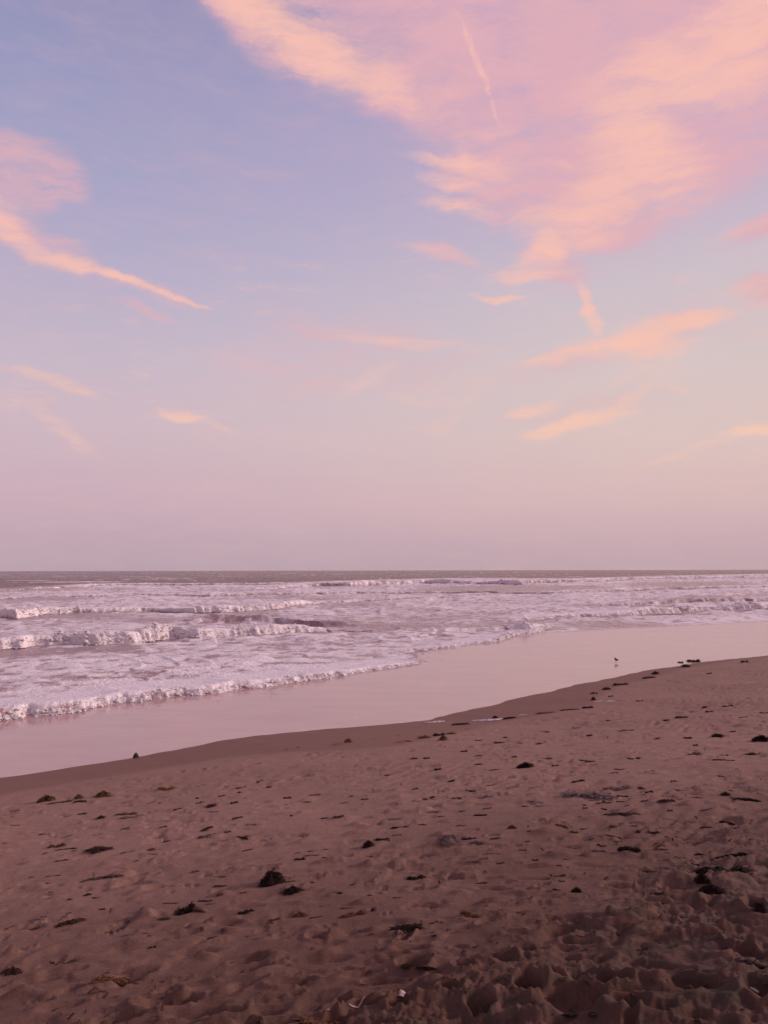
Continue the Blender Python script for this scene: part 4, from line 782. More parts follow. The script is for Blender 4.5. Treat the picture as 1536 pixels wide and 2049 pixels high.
def weed_mat(name, c1, c2, rough=.62):
    m = Mat(name)
    tcn = m.n('ShaderNodeTexCoord'); v = m.noise(6, 4, .6, tcn.outputs['Object'])
    m.l(m.mix(m.mr(v, .35, .65), c1, c2), m.b.inputs['Base Color']); m.b.inputs['Roughness'].default_value = rough; m.b.inputs['Specular IOR Level'].default_value = .06
    return m.m
WM = {'black': weed_mat('black_weed', (.012, .0055, .004), (.024, .012, .009)),
      'dark': weed_mat('dark_weed', (.030, .0155, .012), (.055, .028, .021)),
      'brown': weed_mat('brown_weed', (.060, .034, .024), (.105, .060, .040)),
      'rust': weed_mat('rust_weed', (.060, .026, .018), (.135, .058, .032)),
      'gold': weed_mat('gold_weed', (.035, .020, .010), (.120, .064, .022)),
      'amber': weed_mat('amber_weed', (.110, .052, .018), (.230, .115, .038)),
      'olive': weed_mat('olive_weed', (.030, .021, .012), (.075, .050, .022)),
      'grey': weed_mat('dusted_weed', (.115, .072, .070), (.190, .125, .112), .9)}

# ------------------------------------------------------------------ the beach (sand) as one sheet
def profile(d):
    return np.where(d < 0, np.maximum(.09*d, -4), np.where(d < 12, .114*d, 1.368 + .114*4*(1-np.exp(-np.maximum(d-12, 0)/4))))
D2R = math.pi/180
r_s = np.concatenate([np.geomspace(.25, 1.7, 24, endpoint=False), np.geomspace(1.7, 30, 600, endpoint=False), np.geomspace(30, 9000, 60)])
t_s = np.concatenate([np.linspace(-180, -33, 80, endpoint=False), np.linspace(-33, 33, 800, endpoint=False), np.linspace(33, 180, 81)])*D2R
rngd = np.random.default_rng(11)
def sand_height(x, y, Rr, T):
    d, v = inland(x, y)
    wl_d = np.interp(v, wetV, wetD) + .10*perlin(x*1.1, y*1.1, 3) + .05*perlin(x*4, y*4, 4)
    near = np.exp(-(Rr/45)**2)
    au, av = x*.42 - y*.907, x*.907 + y*.42                      # across and along the wind streaks
    dry = sstep(d - wl_d, -.15, .9)
    churn = sstep(d + .35*fbm(x*.9, y*.9, 5, 2), 9.0, 10.3)*(1-sstep(Rr, 12, 25))
    z = profile(d + .06*perlin(x*.7, y*.7, 1)*sstep(d, -.3, .2) + .045*perlin(x*2.3, y*2.3, 2)*(np.abs(d) < 2))
    z = z + near*dry*(.024*fbm(x*.5, y*.5, 20, 2) + .007*fbm(x*2.2, y*2.2, 30, 2))
    z = z + near*dry*.0055*fbm(av*5, au*10, 40, 3)
    tex = sstep(perlin(x*.8, y*.8, 45), -.35, .45)
    z = z - near*dry*tex*.019*sstep(fbm(av*3.0, au*7.5, 46, 2), .25, .62)
    z = z + near*dry*tex*.015*sstep(fbm(av*3.4, au*9.0, 47, 2), .30, .62)
    z = z + near*dry*.0045*np.sin(6.28*(d*5.5 + .9*fbm(x*1.1, y*1.1, 48, 3)))*sstep(fbm(x*.7, y*.7, 49, 2), -.2, .4)
    ridg = 1-np.abs(fbm(x*3.1, y*3.1, 50, 3))*1.7
    lump = np.abs(fbm(x*6.3, y*6.3, 60, 4, .55))
    crumb = sstep(fbm(x*1.3, y*1.3, 77, 2), -.35, .35)
    z = z + churn*(.038*fbm(x*1.7, y*1.7, 70, 3) + .006*ridg + .016*lump + crumb*(.011*np.abs(fbm(x*7, y*7, 55, 2, .5)) + .011*fbm(x*17, y*17, 56, 3, .65) + .005*fbm(x*34, y*34, 58, 2)))
    # dents, footprints and little mounds
    lr = np.log(r_s)
    def press(px, py, a, bb, dz, ang, sharp):
        r0 = math.hypot(px, py); th0 = math.atan2(px, py); ext = 2.1*max(a, bb)
        i0, i1 = np.searchsorted(r_s, [max(r0-ext, .2), r0+ext]); w = ext/max(r0, .3)
        j0, j1 = np.searchsorted(t_s, [th0-w, th0+w])
        if i1-i0 < 2 or j1-j0 < 2: return
        X = x[i0:i1, j0:j1]-px; Y = y[i0:i1, j0:j1]-py
        X = X + .24*a*fbm(x[i0:i1, j0:j1]*10, y[i0:i1, j0:j1]*10, 80, 2); Y = Y + .24*bb*fbm(x[i0:i1, j0:j1]*10, y[i0:i1, j0:j1]*10, 84, 2)
        c, s = math.cos(ang), math.sin(ang); q = np.sqrt(((c*X+s*Y)/a)**2 + ((-s*X+c*Y)/bb)**2)
        k = np.exp(-q**sharp)
        if dz < 0: k = k - .38*np.exp(-((q-1.35)/.32)**2)
        z[i0:i1, j0:j1] += dz*k
    for px, py, a, bb, dz in DENTS:
        press(px, py, a*.8, max(bb, a*.35)*.7, dz*(1.35 if dz < -.035 else .8), -math.atan2(px, py), 3.0 if dz < 0 else 2.2)
    for k in range(1400):                                    # old, wind-softened prints on the dry sand
        r0 = math.exp(rngd.uniform(math.log(2.6), math.log(17))); th = rngd.uniform(-.62, .62)
        px, py = r0*math.sin(th), r0*math.cos(th); dd, _ = inland(px, py)
        if dd < 2.2: continue
        a = .028*math.exp(rngd.uniform(0, 1.5)); sgn = -1 if rngd.random() < .55 else 1
        press(px, py, a, a*rngd.uniform(.2, .42), sgn*rngd.uniform(.38, .66)*min(a, .05), -th + rngd.uniform(-.35, .6), 2.5)
    for k in range(90):                                    # fresh footprints in the churned dry sand
        r0 = math.exp(rngd.uniform(math.log(1.9), math.log(6.5))); th = rngd.uniform(-.7, .7)
        px, py = r0*math.sin(th), r0*math.cos(th); dd, _ = inland(px, py)
        if dd < 8.9 + rngd.uniform(-.3, .8): continue
        press(px, py, rngd.uniform(.05, .10), rngd.uniform(.03, .05), -rngd.uniform(.02, .045), rngd.uniform(-.8, 1.4), 3.2)
    wetm = (1-sstep(d - wl_d, -.10, .18))
    return z, {'wet': wetm, 'churn': churn, 'litter_and_shade': sstep(d*.55 + (12.3-Rr)*.45 + .5*fbm(x*.6, y*.6, 90, 3), 4.6, 10.6)}  # last attribute masks the shade painted onto the near sand
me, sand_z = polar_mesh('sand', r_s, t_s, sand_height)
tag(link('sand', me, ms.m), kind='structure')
LR = np.log(r_s)
def ground(x, y):
    fi = np.interp(math.log(math.hypot(x, y)), LR, np.arange(len(LR))); fj = np.interp(math.atan2(x, y), t_s, np.arange(len(t_s)))
    i, j = min(int(fi), len(LR)-2), min(int(fj), len(t_s)-2); a, c = fi-i, fj-j
    q = sand_z
    return float((q[i, j]*(1-a)+q[i+1, j]*a)*(1-c) + (q[i, j+1]*(1-a)+q[i+1, j+1]*a)*c)

# ------------------------------------------------------------------ the sea as one sheet
r_w = np.concatenate([np.geomspace(8.5, 85, 640, endpoint=False), np.geomspace(85, 330, 170, endpoint=False), np.geomspace(330, 20000, 70)])
t_w = np.concatenate([np.linspace(-150, -32, 60, endpoint=False), np.linspace(-32, 32, 620, endpoint=False), np.linspace(32, 90, 30)])*D2R
inV, inU = curve(INNER); ouV, ouU = curve(OUTER)
def sea_height(x, y, Rr, T):
    u, v = to_uv(x, y)
    wob = .22*perlin(v*.9, u*.2, 101) + .12*perlin(v*2.7, u*.5, 102) + .05*perlin(v*7, u*1.5, 103)
    ti = np.interp(v, inV, inU) - u + wob                         # metres behind the edge of the broken water
    to = u - np.interp(v, ouV, ouU)                                # metres inside the outermost crest
    far = np.clip(Rr/40, .6, 6)
    surf = sstep(ti, 0, .5)*sstep(to + 4*perlin(v*.06, u*.05, 104), -2, 6)
    open_ = sstep(-to, 0, 25)
    n_a = fbm(x*.9, y*.9, 110, 3); n_b = fbm(x*.28, y*.28, 120, 3); n_c = fbm(v*.045, u*.10, 130, 3); n_d = fbm(x*3, y*3, 140, 2)
    z = sstep(ti, .1, 3)*(.035*n_a + .05*n_b*np.clip(Rr/30, 0, 2)) + open_*(.16*fbm(v*.03, u*.12, 150, 3) + .07*n_b)
    z = z*np.exp(-(Rr/2500)**2)
    n_e = fbm(x*1.6, y*1.6, 145, 3); dash = sstep(n_e + .4*n_b, .18, .55)
    fo = surf*(.70 + .24*n_a + .16*n_b + .18*n_c + .18*n_d - .44*dash)
    fo = fo + .35*surf*np.exp(-np.maximum(ti-1.2, 0)/3.2)*(.5+n_a)
    # low overlapping lines of white water between the breakers
    rw = np.clip(Rr/25, 1, 6)
    rows = 0
    for q in range(3):
        g_ = perlin(v*.10/rw*(1+.5*q) + 5*q, (u + 1.2*perlin(v*.22, u*.1, 220+q))*.42/rw*(1+.45*q), 221+q)
        e_ = sstep(g_, -.02, .10)*np.exp(-np.maximum(g_, 0)*5.0)
        rows = np.maximum(rows, e_)
    rows = rows*surf*sstep(perlin(v*.07+9, u*.16, 230), -.35, .3)
    z = z + .11*np.sqrt(rw)*rows*sstep(ti, .8, 3)
    fo = fo + .34*rows*(.8+n_a)
    bil = 1-2.2*np.abs(fbm(x*1.9, y*1.9, 160, 2)); bil2 = 1-2.0*np.abs(fbm(x*5.2, y*5.2, 170, 2))
    for name, L, roll, pts in FRONTS:
        p = np.array(pts); h = np.interp(v, p[:, 0], p[:, 2], left=0, right=0); f = np.interp(v, p[:, 0], p[:, 3], left=0, right=0)
        sc = 1 + np.clip((Rr-40)/60, 0, 3)
        t = np.interp(v, p[:, 0], p[:, 1]) - u + wob*sc + .25*sc*perlin(v*.35/sc, u*.05, 180+len(name))
        hh = h*(1 + .30*perlin(v*.55/sc, u*.1, 190+len(name)))
        if roll > 0:
            a = .55*h + .06
            q = np.clip(t/a, 0, 1); rise = np.sqrt(1-(1-q)**2)
            prof = rise*np.exp(-(np.maximum(t-a, 0)/L)**1.3)
            m = np.exp(-np.maximum(t-roll*.6, 0)/(roll*.6))*(t > 0)*f
            z = z + .72*hh*prof
            edge = sstep(t, -.03*sc, .05*sc)
            solid = edge*(1-sstep(t + .5*roll*n_a, roll*.7, roll*2.0))
            fo = np.maximum(fo*(1-.0*solid), solid*f*(1.02 + .25*bil*.5 + .12*n_d))
            fo = fo - .55*f*np.exp(-((t+.45*sc)/(.40*sc))**2)*(t < 0)*(name != 'near_bore')*(name != 'side_bore')
        else:
            prof = sstep(t, 0, 1.3)*np.exp(-(np.maximum(t-1.3, 0)/L)**1.4)
            z = z + hh*prof
            fo = fo - .26*np.clip(h*1.6, 0, 1)*sstep(t, .1, .5)*(1-sstep(t, 1.0, 2.0))
    for px, py, a, bb, s in FOAM_BLOBS:
        r0 = math.hypot(px, py); e = (x*px+y*py)/r0 - r0; q = (x*py-y*px)/r0
        k = np.exp(-((q/a)**2 + (e/bb)**2))
        fo = fo + s*k*(.75 + .9*n_a)
    lace = sstep(ti, -.9, -.02)*(1-sstep(ti, .1, .4))*sstep(1-2.6*np.abs(fbm(x*2.6, y*2.6, 215, 2)) + .5*n_b, .25, .9)
    fo = fo + open_*.75*sstep(perlin(v*.035, u*.045, 240) + .35*n_b, .42, .62)*(Rr < 1500)
    fo = np.clip(fo, 0, 1.15)*sstep(ti, -.25, .02) + .62*lace
    # a little lace of foam far out and the odd whitecap
    film = 1-sstep(ti, -.1, .9)
    z = z + film*(.006*fbm(x*.5, y*.5, 210, 2) + .0012*fbm(x*3, y*3, 213, 2))
    # faint scum lines left on the swash by the last wave
    scum = film*.20*sstep(1-np.abs(perlin(v*.11, ti*.55+.9*perlin(x*.35, y*.35, 212), 211))*6, .2, .9)*sstep(ti, -5.5, -.4)*sstep(-ti, .3, 1)
    fo = fo + scum*1.2
    return z, {'foam': fo, 'film': film, 'open': sstep(-to, -4, 12)}
me, sea_z = polar_mesh('sea', r_w, t_w, sea_height)
tag(link('sea', me, mw.m), kind='structure')

# ------------------------------------------------------------------ the breaking rolls of white water, one mesh each
LABELS = {'near_bore': 'nearest broken wave, a long low roll of white foam sliding onto the sand', 'side_bore': 'thin foam line beyond the end of the nearest white roll',
          'side_peak': 'small peaking wave with a white tip in the middle of the surf', 'main_breaker': 'tall white breaker, second from the shore at the left', 'outer_breaker': 'white breaker behind the tall one at the left',
          'right_breaker': 'white breaker nearest the shore at the right', 'right_swell': 'broken swell behind the right breaker', 'far_right_breaker': 'far white breaker on the right just under the horizon',
          'far_left_breaker': 'far white breaker on the left just under the horizon', 'mid_left_surge': 'low foaming surge between the far breakers and the outer white breaker'}
def breaker(name, L, roll, pts):
    p = np.array(pts); rm = np.hypot(*np.median([(u*EVy+v*EVx, -u*EVx+v*EVy) for v, u, _, _ in pts], 0)); sc = 1 + min(max((rm-40)/60, 0), 3)
    step = max(rm*.0017, .03); v = np.arange(p[0, 0], p[-1, 0], step)
    if len(v) > 1500: v = np.linspace(p[0, 0], p[-1, 0], 1500)
    h = np.interp(v, p[:, 0], p[:, 2]); f = np.interp(v, p[:, 0], p[:, 3]); uf = np.interp(v, p[:, 0], p[:, 1])
    wob = .22*perlin(v*.9, uf*.2, 101) + .12*perlin(v*2.7, uf*.5, 102) + .05*perlin(v*7, uf*1.5, 103)
    wob = wob + .10*perlin(v*3.6, uf*.3, 105) + .07*perlin(v*9, uf*.3, 106)
    front = uf + wob*sc + .25*sc*perlin(v*.35/sc, uf*.05, 180+len(name))
    hh = (.48 if name == 'near_bore' else .66)*h*(1 + .55*perlin(v*.45/sc, uf*.1, 190+len(name)) + .32*perlin(v*1.5/sc, uf*.1, 191) + .15*perlin(v*4/sc, uf*.1, 192))*sstep(f*h, .0, .05)
    if rm > 24: hh = hh*1.0
    ns = 30; s_ = np.linspace(0, 1, ns)
    # section: toe, bulging front, crest, long back that sinks into the sea; k scales with height
    ct = np.interp(s_, [0, .10, .28, .45, .62, 1], [-.55, -.22, .06, .55, 1.5, 3.9]); cz = np.interp(s_, [0, .10, .28, .45, .62, 1], [-.05, .20, .66, 1.0, .80, -.14])
    k = 2; ct = np.convolve(np.pad(ct, k, 'edge'), np.ones(5)/5, 'valid'); cz = np.convolve(np.pad(cz, k, 'edge'), np.ones(5)/5, 'valid')
    nt, nz = -np.gradient(cz), np.gradient(ct); q = np.hypot(nt, nz); nt, nz = -np.abs(nt/q)*np.sign(-np.gradient(cz)*-1), nz/q
    V2, S2 = np.meshgrid(v, s_, indexing='ij'); H = hh[:, None]; depth = (.75*H + .10)
    arc = np.cumsum(np.hypot(np.gradient(ct), np.gradient(cz)))[None, :]*H.mean()
    wl_ = max(.55*h.max(), .16)
    n1 = 1-2.0*np.abs(perlin(V2/wl_ + .6*perlin(V2/wl_*.7, arc/wl_, 7), arc/wl_*1.1 + 40, 300+len(name)))
    n2 = 1-2.0*np.abs(perlin(V2/wl_*2.3, arc/wl_*2.3, 310)); n3 = perlin(V2/wl_*5.1, arc/wl_*5.1, 320)
    amp = np.interp(s_, [0, .1, .5, .8, 1], [.25, 1, 1, .5, .1])[None, :]
    n4 = perlin(V2/wl_*10., arc/wl_*10., 330); disp = H*amp*(.085*n1 + .10*n2 + .09*n3 + .06*n4)
    t = ct[None, :]*depth + disp*nt[None, :]; z = cz[None, :]*H + disp*nz[None, :]
    u = front[:, None] - t
    x = u*EVy + V2*EVx; y = -u*EVx + V2*EVy
    gap = fbm(V2*1.1/sc, arc*1.6/sc + 9, 340, 4)
    fo = f[:, None]*np.interp(s_, [0, .3, .5, .7, 1], [1.0, .98, .92, .74, .50])[None, :] + .16*n1 + .12*n2 + .62*gap
    m = ns; n = len(v); i = np.arange((n-1)*(m-1)); a = (i//(m-1))*m + i % (m-1)
    ok = (h[i//(m-1)]*f[i//(m-1)] > .006)
    fc = np.stack([a, a+1, a+m+1, a+m], -1)[ok]
    used = np.unique(fc); re_ = np.zeros(n*m, int); re_[used] = np.arange(len(used))
    co = np.stack([x, y, z], -1).reshape(-1, 3)[used]
    me = mesh_np('breaking_wave', co, re_[fc])
    for kk, arr in (('foam', np.clip(fo, 0, 1.2).reshape(-1)[used]), ('film', np.zeros(len(used))), ('open', np.zeros(len(used)))):
        l = me.attributes.new(kk, 'FLOAT', 'POINT'); l.data.foreach_set('value', np.ascontiguousarray(arr, dtype=np.float32))
    wave = tag(link('breaking_wave', me, mw.m), LABELS[name], 'wave', 'breaking waves in the surf')
    # froth: torn blobs of foam thrown off the crest and along the toe
    g = np.random.default_rng(len(name)*7+1); cnt = int(min(12000, 200*(v[-1]-v[0])/max(rm/30, .5)))
    O = np.array([(1, 0, 0), (-1, 0, 0), (0, 1, 0), (0, -1, 0), (0, 0, 1), (0, 0, -1)], float)
    OF = np.array([(0, 2, 4), (2, 1, 4), (1, 3, 4), (3, 0, 4), (2, 0, 5), (1, 2, 5), (3, 1, 5), (0, 3, 5)])
    ii = g.integers(0, n, cnt); cc = perlin(v[ii]*.8/sc, ii*0+3., 350); c2 = perlin(v[ii]*2.6/sc, ii*0+7., 351)
    jj = np.clip(np.where(g.random(cnt) < .4, g.normal(5, 4, cnt), g.normal(15, 5, cnt)), 0, ns-4).astype(int)
    keep = (h[ii]*f[ii] > .03) & (g.random(cnt) < f[ii]*(.55+.6*c2+.3*cc))
    ii, jj, cc, c2 = ii[keep], jj[keep], cc[keep], c2[keep]; m_ = len(ii)
    hq = np.maximum(hh[ii], .02)
    r_ = (.060*hq + .008 + .0004*rm)*np.exp(g.normal(-.35, .45, m_))
    lift = np.abs(g.normal(0, .13, m_))*hq*np.clip(.5+1.6*cc+c2, 0, 1.6)*(jj > 6)
    fwd = g.normal(0, .16, m_)*hq + np.where(jj < 5, np.abs(g.normal(0, .22, m_))*(hq+.05), 0)
    P_ = np.stack([x[ii, jj], y[ii, jj], np.maximum(z[ii, jj], .0) + lift], -1) + np.array((EVy, -EVx, 0))*fwd[:, None] + np.array((EVx, EVy, 0))*g.normal(0, .06, m_)[:, None]
    V = (P_[:, None, :] + O[None]*(r_[:, None, None]*g.uniform(.55, 1.35, (m_, 6, 1)))*np.array((1.25, 1.25, .75)))
    Fc = list(OF[None] + 6*np.arange(m_)[:, None, None])
    if Fc:
        mf_ = mesh_np('froth', V.reshape(-1, 3), np.concatenate(Fc))
        l = mf_.attributes.new('foam', 'FLOAT', 'POINT'); l.data.foreach_set('value', np.repeat(np.clip(np.random.default_rng(5).normal(.98, .16, m_), .62, 1.15), 6).astype(np.float32))
        fr_ = link('froth', mf_, mw.m, wave); fr_['kind'] = 'stuff'
    return wave
for fr in FRONTS:
    if fr[2] > 0: breaker(*fr)

# ------------------------------------------------------------------ seaweed
def weed_mesh(name, seed, kind, n=110):
    """A tangle of crinkled blades over a ragged core, one unit wide, one unit high."""
    g = np.random.default_rng(seed)
    V, Fc = [], []
    nl = {'mound': 1, 'flat': 3, 'strip': 4}[kind]
    lobes = []
    for k in range(nl):
        if kind == 'mound': lobes.append((g.uniform(-.06, .06), 0, .44, .34, 1.0))
        elif kind == 'flat': lobes.append((-.30+.30*k+g.uniform(-.08, .08), g.uniform(-.12, .12), g.uniform(.17, .24), g.uniform(.16, .26), g.uniform(.5, 1.0)))
        else: lobes.append((-.32+.21*k, .03*math.sin(k*1.7+seed)+g.uniform(-.02, .02), g.uniform(.19, .25), g.uniform(.07, .11), g.uniform(.6, 1.0)))
    def top(ang, rad): return max(0.0, 1-rad**2.3)*(1+.16*math.sin(3*ang+seed)+.12*math.sin(5*ang+2*seed))
    for cx, cy, a, bb, hh in lobes:                         # cores: lumpy half domes sunk into the sand
        na, nr = 18, 5; o = len(V); ph = g.uniform(0, 6.3, 4)
        for j in range(nr+1):
            rr = 1 - j/nr
            for i in range(na):
                t = 2*math.pi*i/na; wob = 1+.22*math.sin(2*t+ph[0])+.14*math.sin(3*t+ph[1])+.10*math.sin(5*t+ph[2])
                V.append((cx+a*.9*rr*wob*g.uniform(.88, 1.1)*math.cos(t), cy+bb*.9*rr*wob*math.sin(t), hh*(.74*top(t, rr)+g.uniform(-.12, .12)) if j else -.22))
        for j in range(nr):
            for i in range(na):
                p, q = o+j*na+i, o+j*na+(i+1) % na; Fc.append((p, q, q+na, p+na))
    for k in range(n):                                      # blades
        cx, cy, a, bb, hh = lobes[g.integers(len(lobes))]
        t = g.uniform(0, 2*math.pi); rr = math.sqrt(g.uniform(0, 1.1))
        x, y = cx+a*rr*math.cos(t), cy+bb*rr*math.sin(t); z = hh*top(t, min(rr, 1))*g.uniform(.75, 1.0)
        an = g.uniform(0, 2*math.pi); ln = g.uniform(.07, .20); wd = g.uniform(.014, .036); up = g.uniform(-.2, .35)
        o = len(V)
        for s in range(4):
            f = s/3; w = wd*(1-.75*f)
            px, py = x+ln*f*math.cos(an), y+ln*f*math.sin(an); pz = max(z + ln*f*up*2.0 - .35*f*f*abs(z) + g.uniform(-.03, .03), -.02)
            V.append((px-w*math.sin(an), py+w*math.cos(an), pz)); V.append((px+w*math.sin(an), py-w*math.cos(an), pz+g.uniform(-.04, .04)))
            an += g.uniform(-.5, .5)
            if s: Fc.append((o+2*s-2, o+2*s-1, o+2*s+1, o+2*s))
    return mesh_np(name, np.array(V), np.array(Fc), False)
variants = {k: [weed_mesh('seaweed_'+k, 100*i+len(k), k, {'mound': 210, 'flat': 180, 'strip': 150}[k]) for i in range(5)] for k in ('mound', 'flat', 'strip')}
tinted = {}
def tinted_mesh(kind, i, mat):
    key = (kind, i, mat)
    if key not in tinted:
        m = variants[kind][i].copy(); m.materials.clear(); m.materials.append(WM[mat]); tinted[key] = m
    return tinted[key]
rg = random.Random(3)
def put_weed(name, x, y, w, hpx, kind, mat, depth=None):
    r = math.hypot(x, y); graze = (CAM_Z-max(ground(x, y), 0))/r
    dep = depth or {'mound': .8, 'flat': .9, 'strip': .9}[kind]
    real_dep = {'mound': .62*w, 'flat': .5*w, 'strip': .28*w}[kind]*dep
    h = max(hpx - .45*real_dep*graze, .35*hpx)
    o = link(name, tinted_mesh(kind, rg.randrange(5), mat), None)
    gz = ground(x, y)
    if gz < 0.0: gz = 0.0
    yaw = -math.atan2(x, y) + rg.uniform(-.25, .35)
    # sit on the slope of the sand
    e = max(w*.4, .03); c, s = math.cos(yaw), math.sin(yaw)
    gx = (max(ground(x+e*c, y+e*s), 0)-max(ground(x-e*c, y-e*s), 0))/(2*e); gy = (max(ground(x-e*s, y+e*c), 0)-max(ground(x+e*s, y-e*c), 0))/(2*e)
    o.rotation_euler = (math.atan(gy)*.8, -math.atan(gx)*.8, yaw)
    o.location = (x, y, gz - .002)
    o.scale = (w*(1 if rg.random() < .5 else -1), w*dep, h)
    return o
NAMES = {'mound': 'seaweed_mound', 'flat': 'seaweed_mat', 'strip': 'seaweed_strip'}
for x, y, w, h, kind, mat, label, grp in WEEDS:
    tag(put_weed(NAMES[kind], x, y, w, h, kind, mat), label, 'seaweed', grp)
for x, y, w, h, kind, mat, label in SCRAPS:
    tag(put_weed('seaweed_scrap', x, y, w, h, kind, mat), label, 'seaweed scrap', 'small seaweed scraps scattered over the sand')

# crumbs and torn blades of weed, thickest in the churned sand
def weed_litter():
    g = np.random.default_rng(21); V, Fc = [], []
    for k in range(16000):
        r = math.exp(g.uniform(math.log(1.9), math.log(14))); th = g.uniform(-.62, .62); x, y = r*math.sin(th), r*math.cos(th)
        d, _ = inland(x, y); cl = .5+.5*float(perlin(np.array([x*1.8]), np.array([y*1.8]), 33)[0])
        if g.random() > (.015 + .9*float(sstep(d, 7.8, 10.2))*cl**1.5): continue
        a = g.uniform(0, 6.3); ln = .006*math.exp(g.uniform(0, 1.7)); w = ln*g.uniform(.10, .3); z = ground(x, y)+.0015; up = g.uniform(.1, .7)*ln
        o = len(V); ca, sa = math.cos(a), math.sin(a); b2 = g.uniform(-.4, .4)*ln
        V += [(x-ca*ln-sa*w, y-sa*ln+ca*w, z), (x-ca*ln+sa*w, y-sa*ln-ca*w, z), (x+sa*(w+b2), y-ca*(w+b2), z+up), (x-sa*(w-b2), y+ca*(w-b2), z+up), (x+ca*ln, y+sa*ln, z), (x+ca*ln+sa*w*.4, y+sa*ln-ca*w*.4, z)]
        Fc += [(o, o+1, o+2, o+3), (o+3, o+2, o+5, o+4)]
    return mesh_np('weed_litter', np.array(V), np.array(Fc), False)
tag(link('weed_litter', weed_litter(), weed_mat('litter_weed', (.030, .016, .011), (.085, .048, .030), .8)), kind='stuff', label='torn brown weed crumbs littering the churned sand')

# ------------------------------------------------------------------ the big clump with a pale frond
def tube(path, rad, sides=8):
    P = np.array(path, float); V, Fc = [], []
    rad = np.broadcast_to(np.asarray(rad, float), (len(P),))
    for i, p in enumerate(P):
        d = P[min(i+1, len(P)-1)]-P[max(i-1, 0)]; d /= np.linalg.norm(d)+1e-9
        a = np.cross(d, (0, 0, 1)); a = a/(np.linalg.norm(a)+1e-9) if np.linalg.norm(a) > 1e-4 else np.array((1., 0, 0)); bq = np.cross(a, d)
        for k in range(sides):
            t = 2*math.pi*k/sides; V.append(p + rad[i]*(math.cos(t)*a + math.sin(t)*bq))
    n = len(P)
    for i in range(n-1):
        for k in range(sides):
            p, q = i*sides+k, i*sides+(k+1) % sides; Fc.append((p, q, q+sides, p+sides))
    V.append(P[0]); V.append(P[-1]); a0, a1 = len(V)-2, len(V)-1
    for k in range(0, sides, 2):
        Fc.append((a0, (k+2) % sides, k+1, k)); o = (n-1)*sides; Fc.append((a1, o+k, o+k+1, o+(k+2) % sides))
    return np.array(V), np.array(Fc)

frond_m = weed_mat('pale_frond', (.075, .042, .032), (.150, .090, .068), .7)
bx, by, bw, bh = BIG
gz = ground(bx, by)
big = bpy.data.objects.new('seaweed_heap', None); C.objects.link(big); big.location = (bx, by, gz-.004); big.rotation_euler = (0, 0, -math.atan2(bx, by))
tag(big, 'long black seaweed heap with a pale frond curled over its right end', 'seaweed', 'seaweed clumps scattered on the open sand')
for q, (lx, ly, sx, sz, kd, mt, nm) in enumerate(((-.10, 0, .46, .70, 'mound', 'black', 'weed_tangle'), (.09, .03, .40, .95, 'mound', 'black', 'weed_tangle'), (-.30, -.05, .42, .30, 'flat', 'dark', 'weed_tangle'), (.22, .05, .36, .85, 'strip', 'rust', 'stalk'))):
    o = link(nm, tinted_mesh(kd, q, mt), None, big); o.location = (lx*bw, ly*bw, 0); o.scale = (sx*bw, sx*bw*.8, sz*bh); o.rotation_euler = (0, 0, .3)
V, Fc = tube([(.14*bw, -.02*bw, .50*bh), (.22*bw, -.05*bw, .62*bh), (.31*bw, -.07*bw, .55*bh), (.39*bw, -.08*bw, .38*bh), (.43*bw, -.08*bw, .16*bh)], [.03*bw, .045*bw, .05*bw, .045*bw, .02*bw], 10)
link('frond', mesh_np('frond', V, Fc), frond_m, big)['label'] = 'pale tan frond'

# ------------------------------------------------------------------ shell chips, twig, foam left on the sand
shell_m = Mat('shell'); shell_m.l(shell_m.mix(shell_m.noise(60, 3), (.36, .20, .17), (.52, .36, .32)), shell_m.b.inputs['Base Color']); shell_m.b.inputs['Roughness'].default_value = .45
twig_m = Mat('twig'); twig_m.l(twig_m.mix(twig_m.noise(90, 3), (.30, .20, .15), (.46, .33, .26)), twig_m.b.inputs['Base Color']); twig_m.b.inputs['Roughness'].default_value = .85
spume_m = Mat('spume'); spume_m.l(spume_m.mix(spume_m.noise(30, 4), (.40, .32, .30), (.60, .52, .50)), spume_m.b.inputs['Base Color']); spume_m.b.inputs['Roughness'].default_value = .6
def shell_mesh(seed):
    g = np.random.default_rng(seed); V, Fc = [], []; nr, na = 6, 17
    for j in range(nr):
        f = j/(nr-1)
        for i in range(na):
            t = (i/(na-1)-.5)*2.3; rib = 1+.035*math.cos(i*math.pi); edge = 1+.10*math.sin(3*t+seed)*f
            V.append((f*math.sin(t)*.55*edge, (f*math.cos(t)-.5)*.9*edge, .30*math.sin(math.pi*min(f*.62+.1, 1))*rib - .04 - .10*abs(t)*f))
    for j in range(nr-1):
        for i in range(na-1):
            p = j*na+i; Fc.append((p, p+1, p+na+1, p+na))
    n = len(V); V += [(x, y, z-.05) for x, y, z in V]; Fc += [(d+n, c+n, b_+n, a+n) for a, b_, c, d in Fc]
    for i in range(na-1):
        p = (nr-1)*na+i; Fc.append((p, p+1, p+1+n, p+n))
    for j in range(nr-1):
        p = j*na; Fc.append((p, p+na, p+na+n, p+n)); p = j*na+na-1; Fc.append((p+na, p, p+n, p+na+n))
    return mesh_np('shell_chip', np.array(V), np.array(Fc))
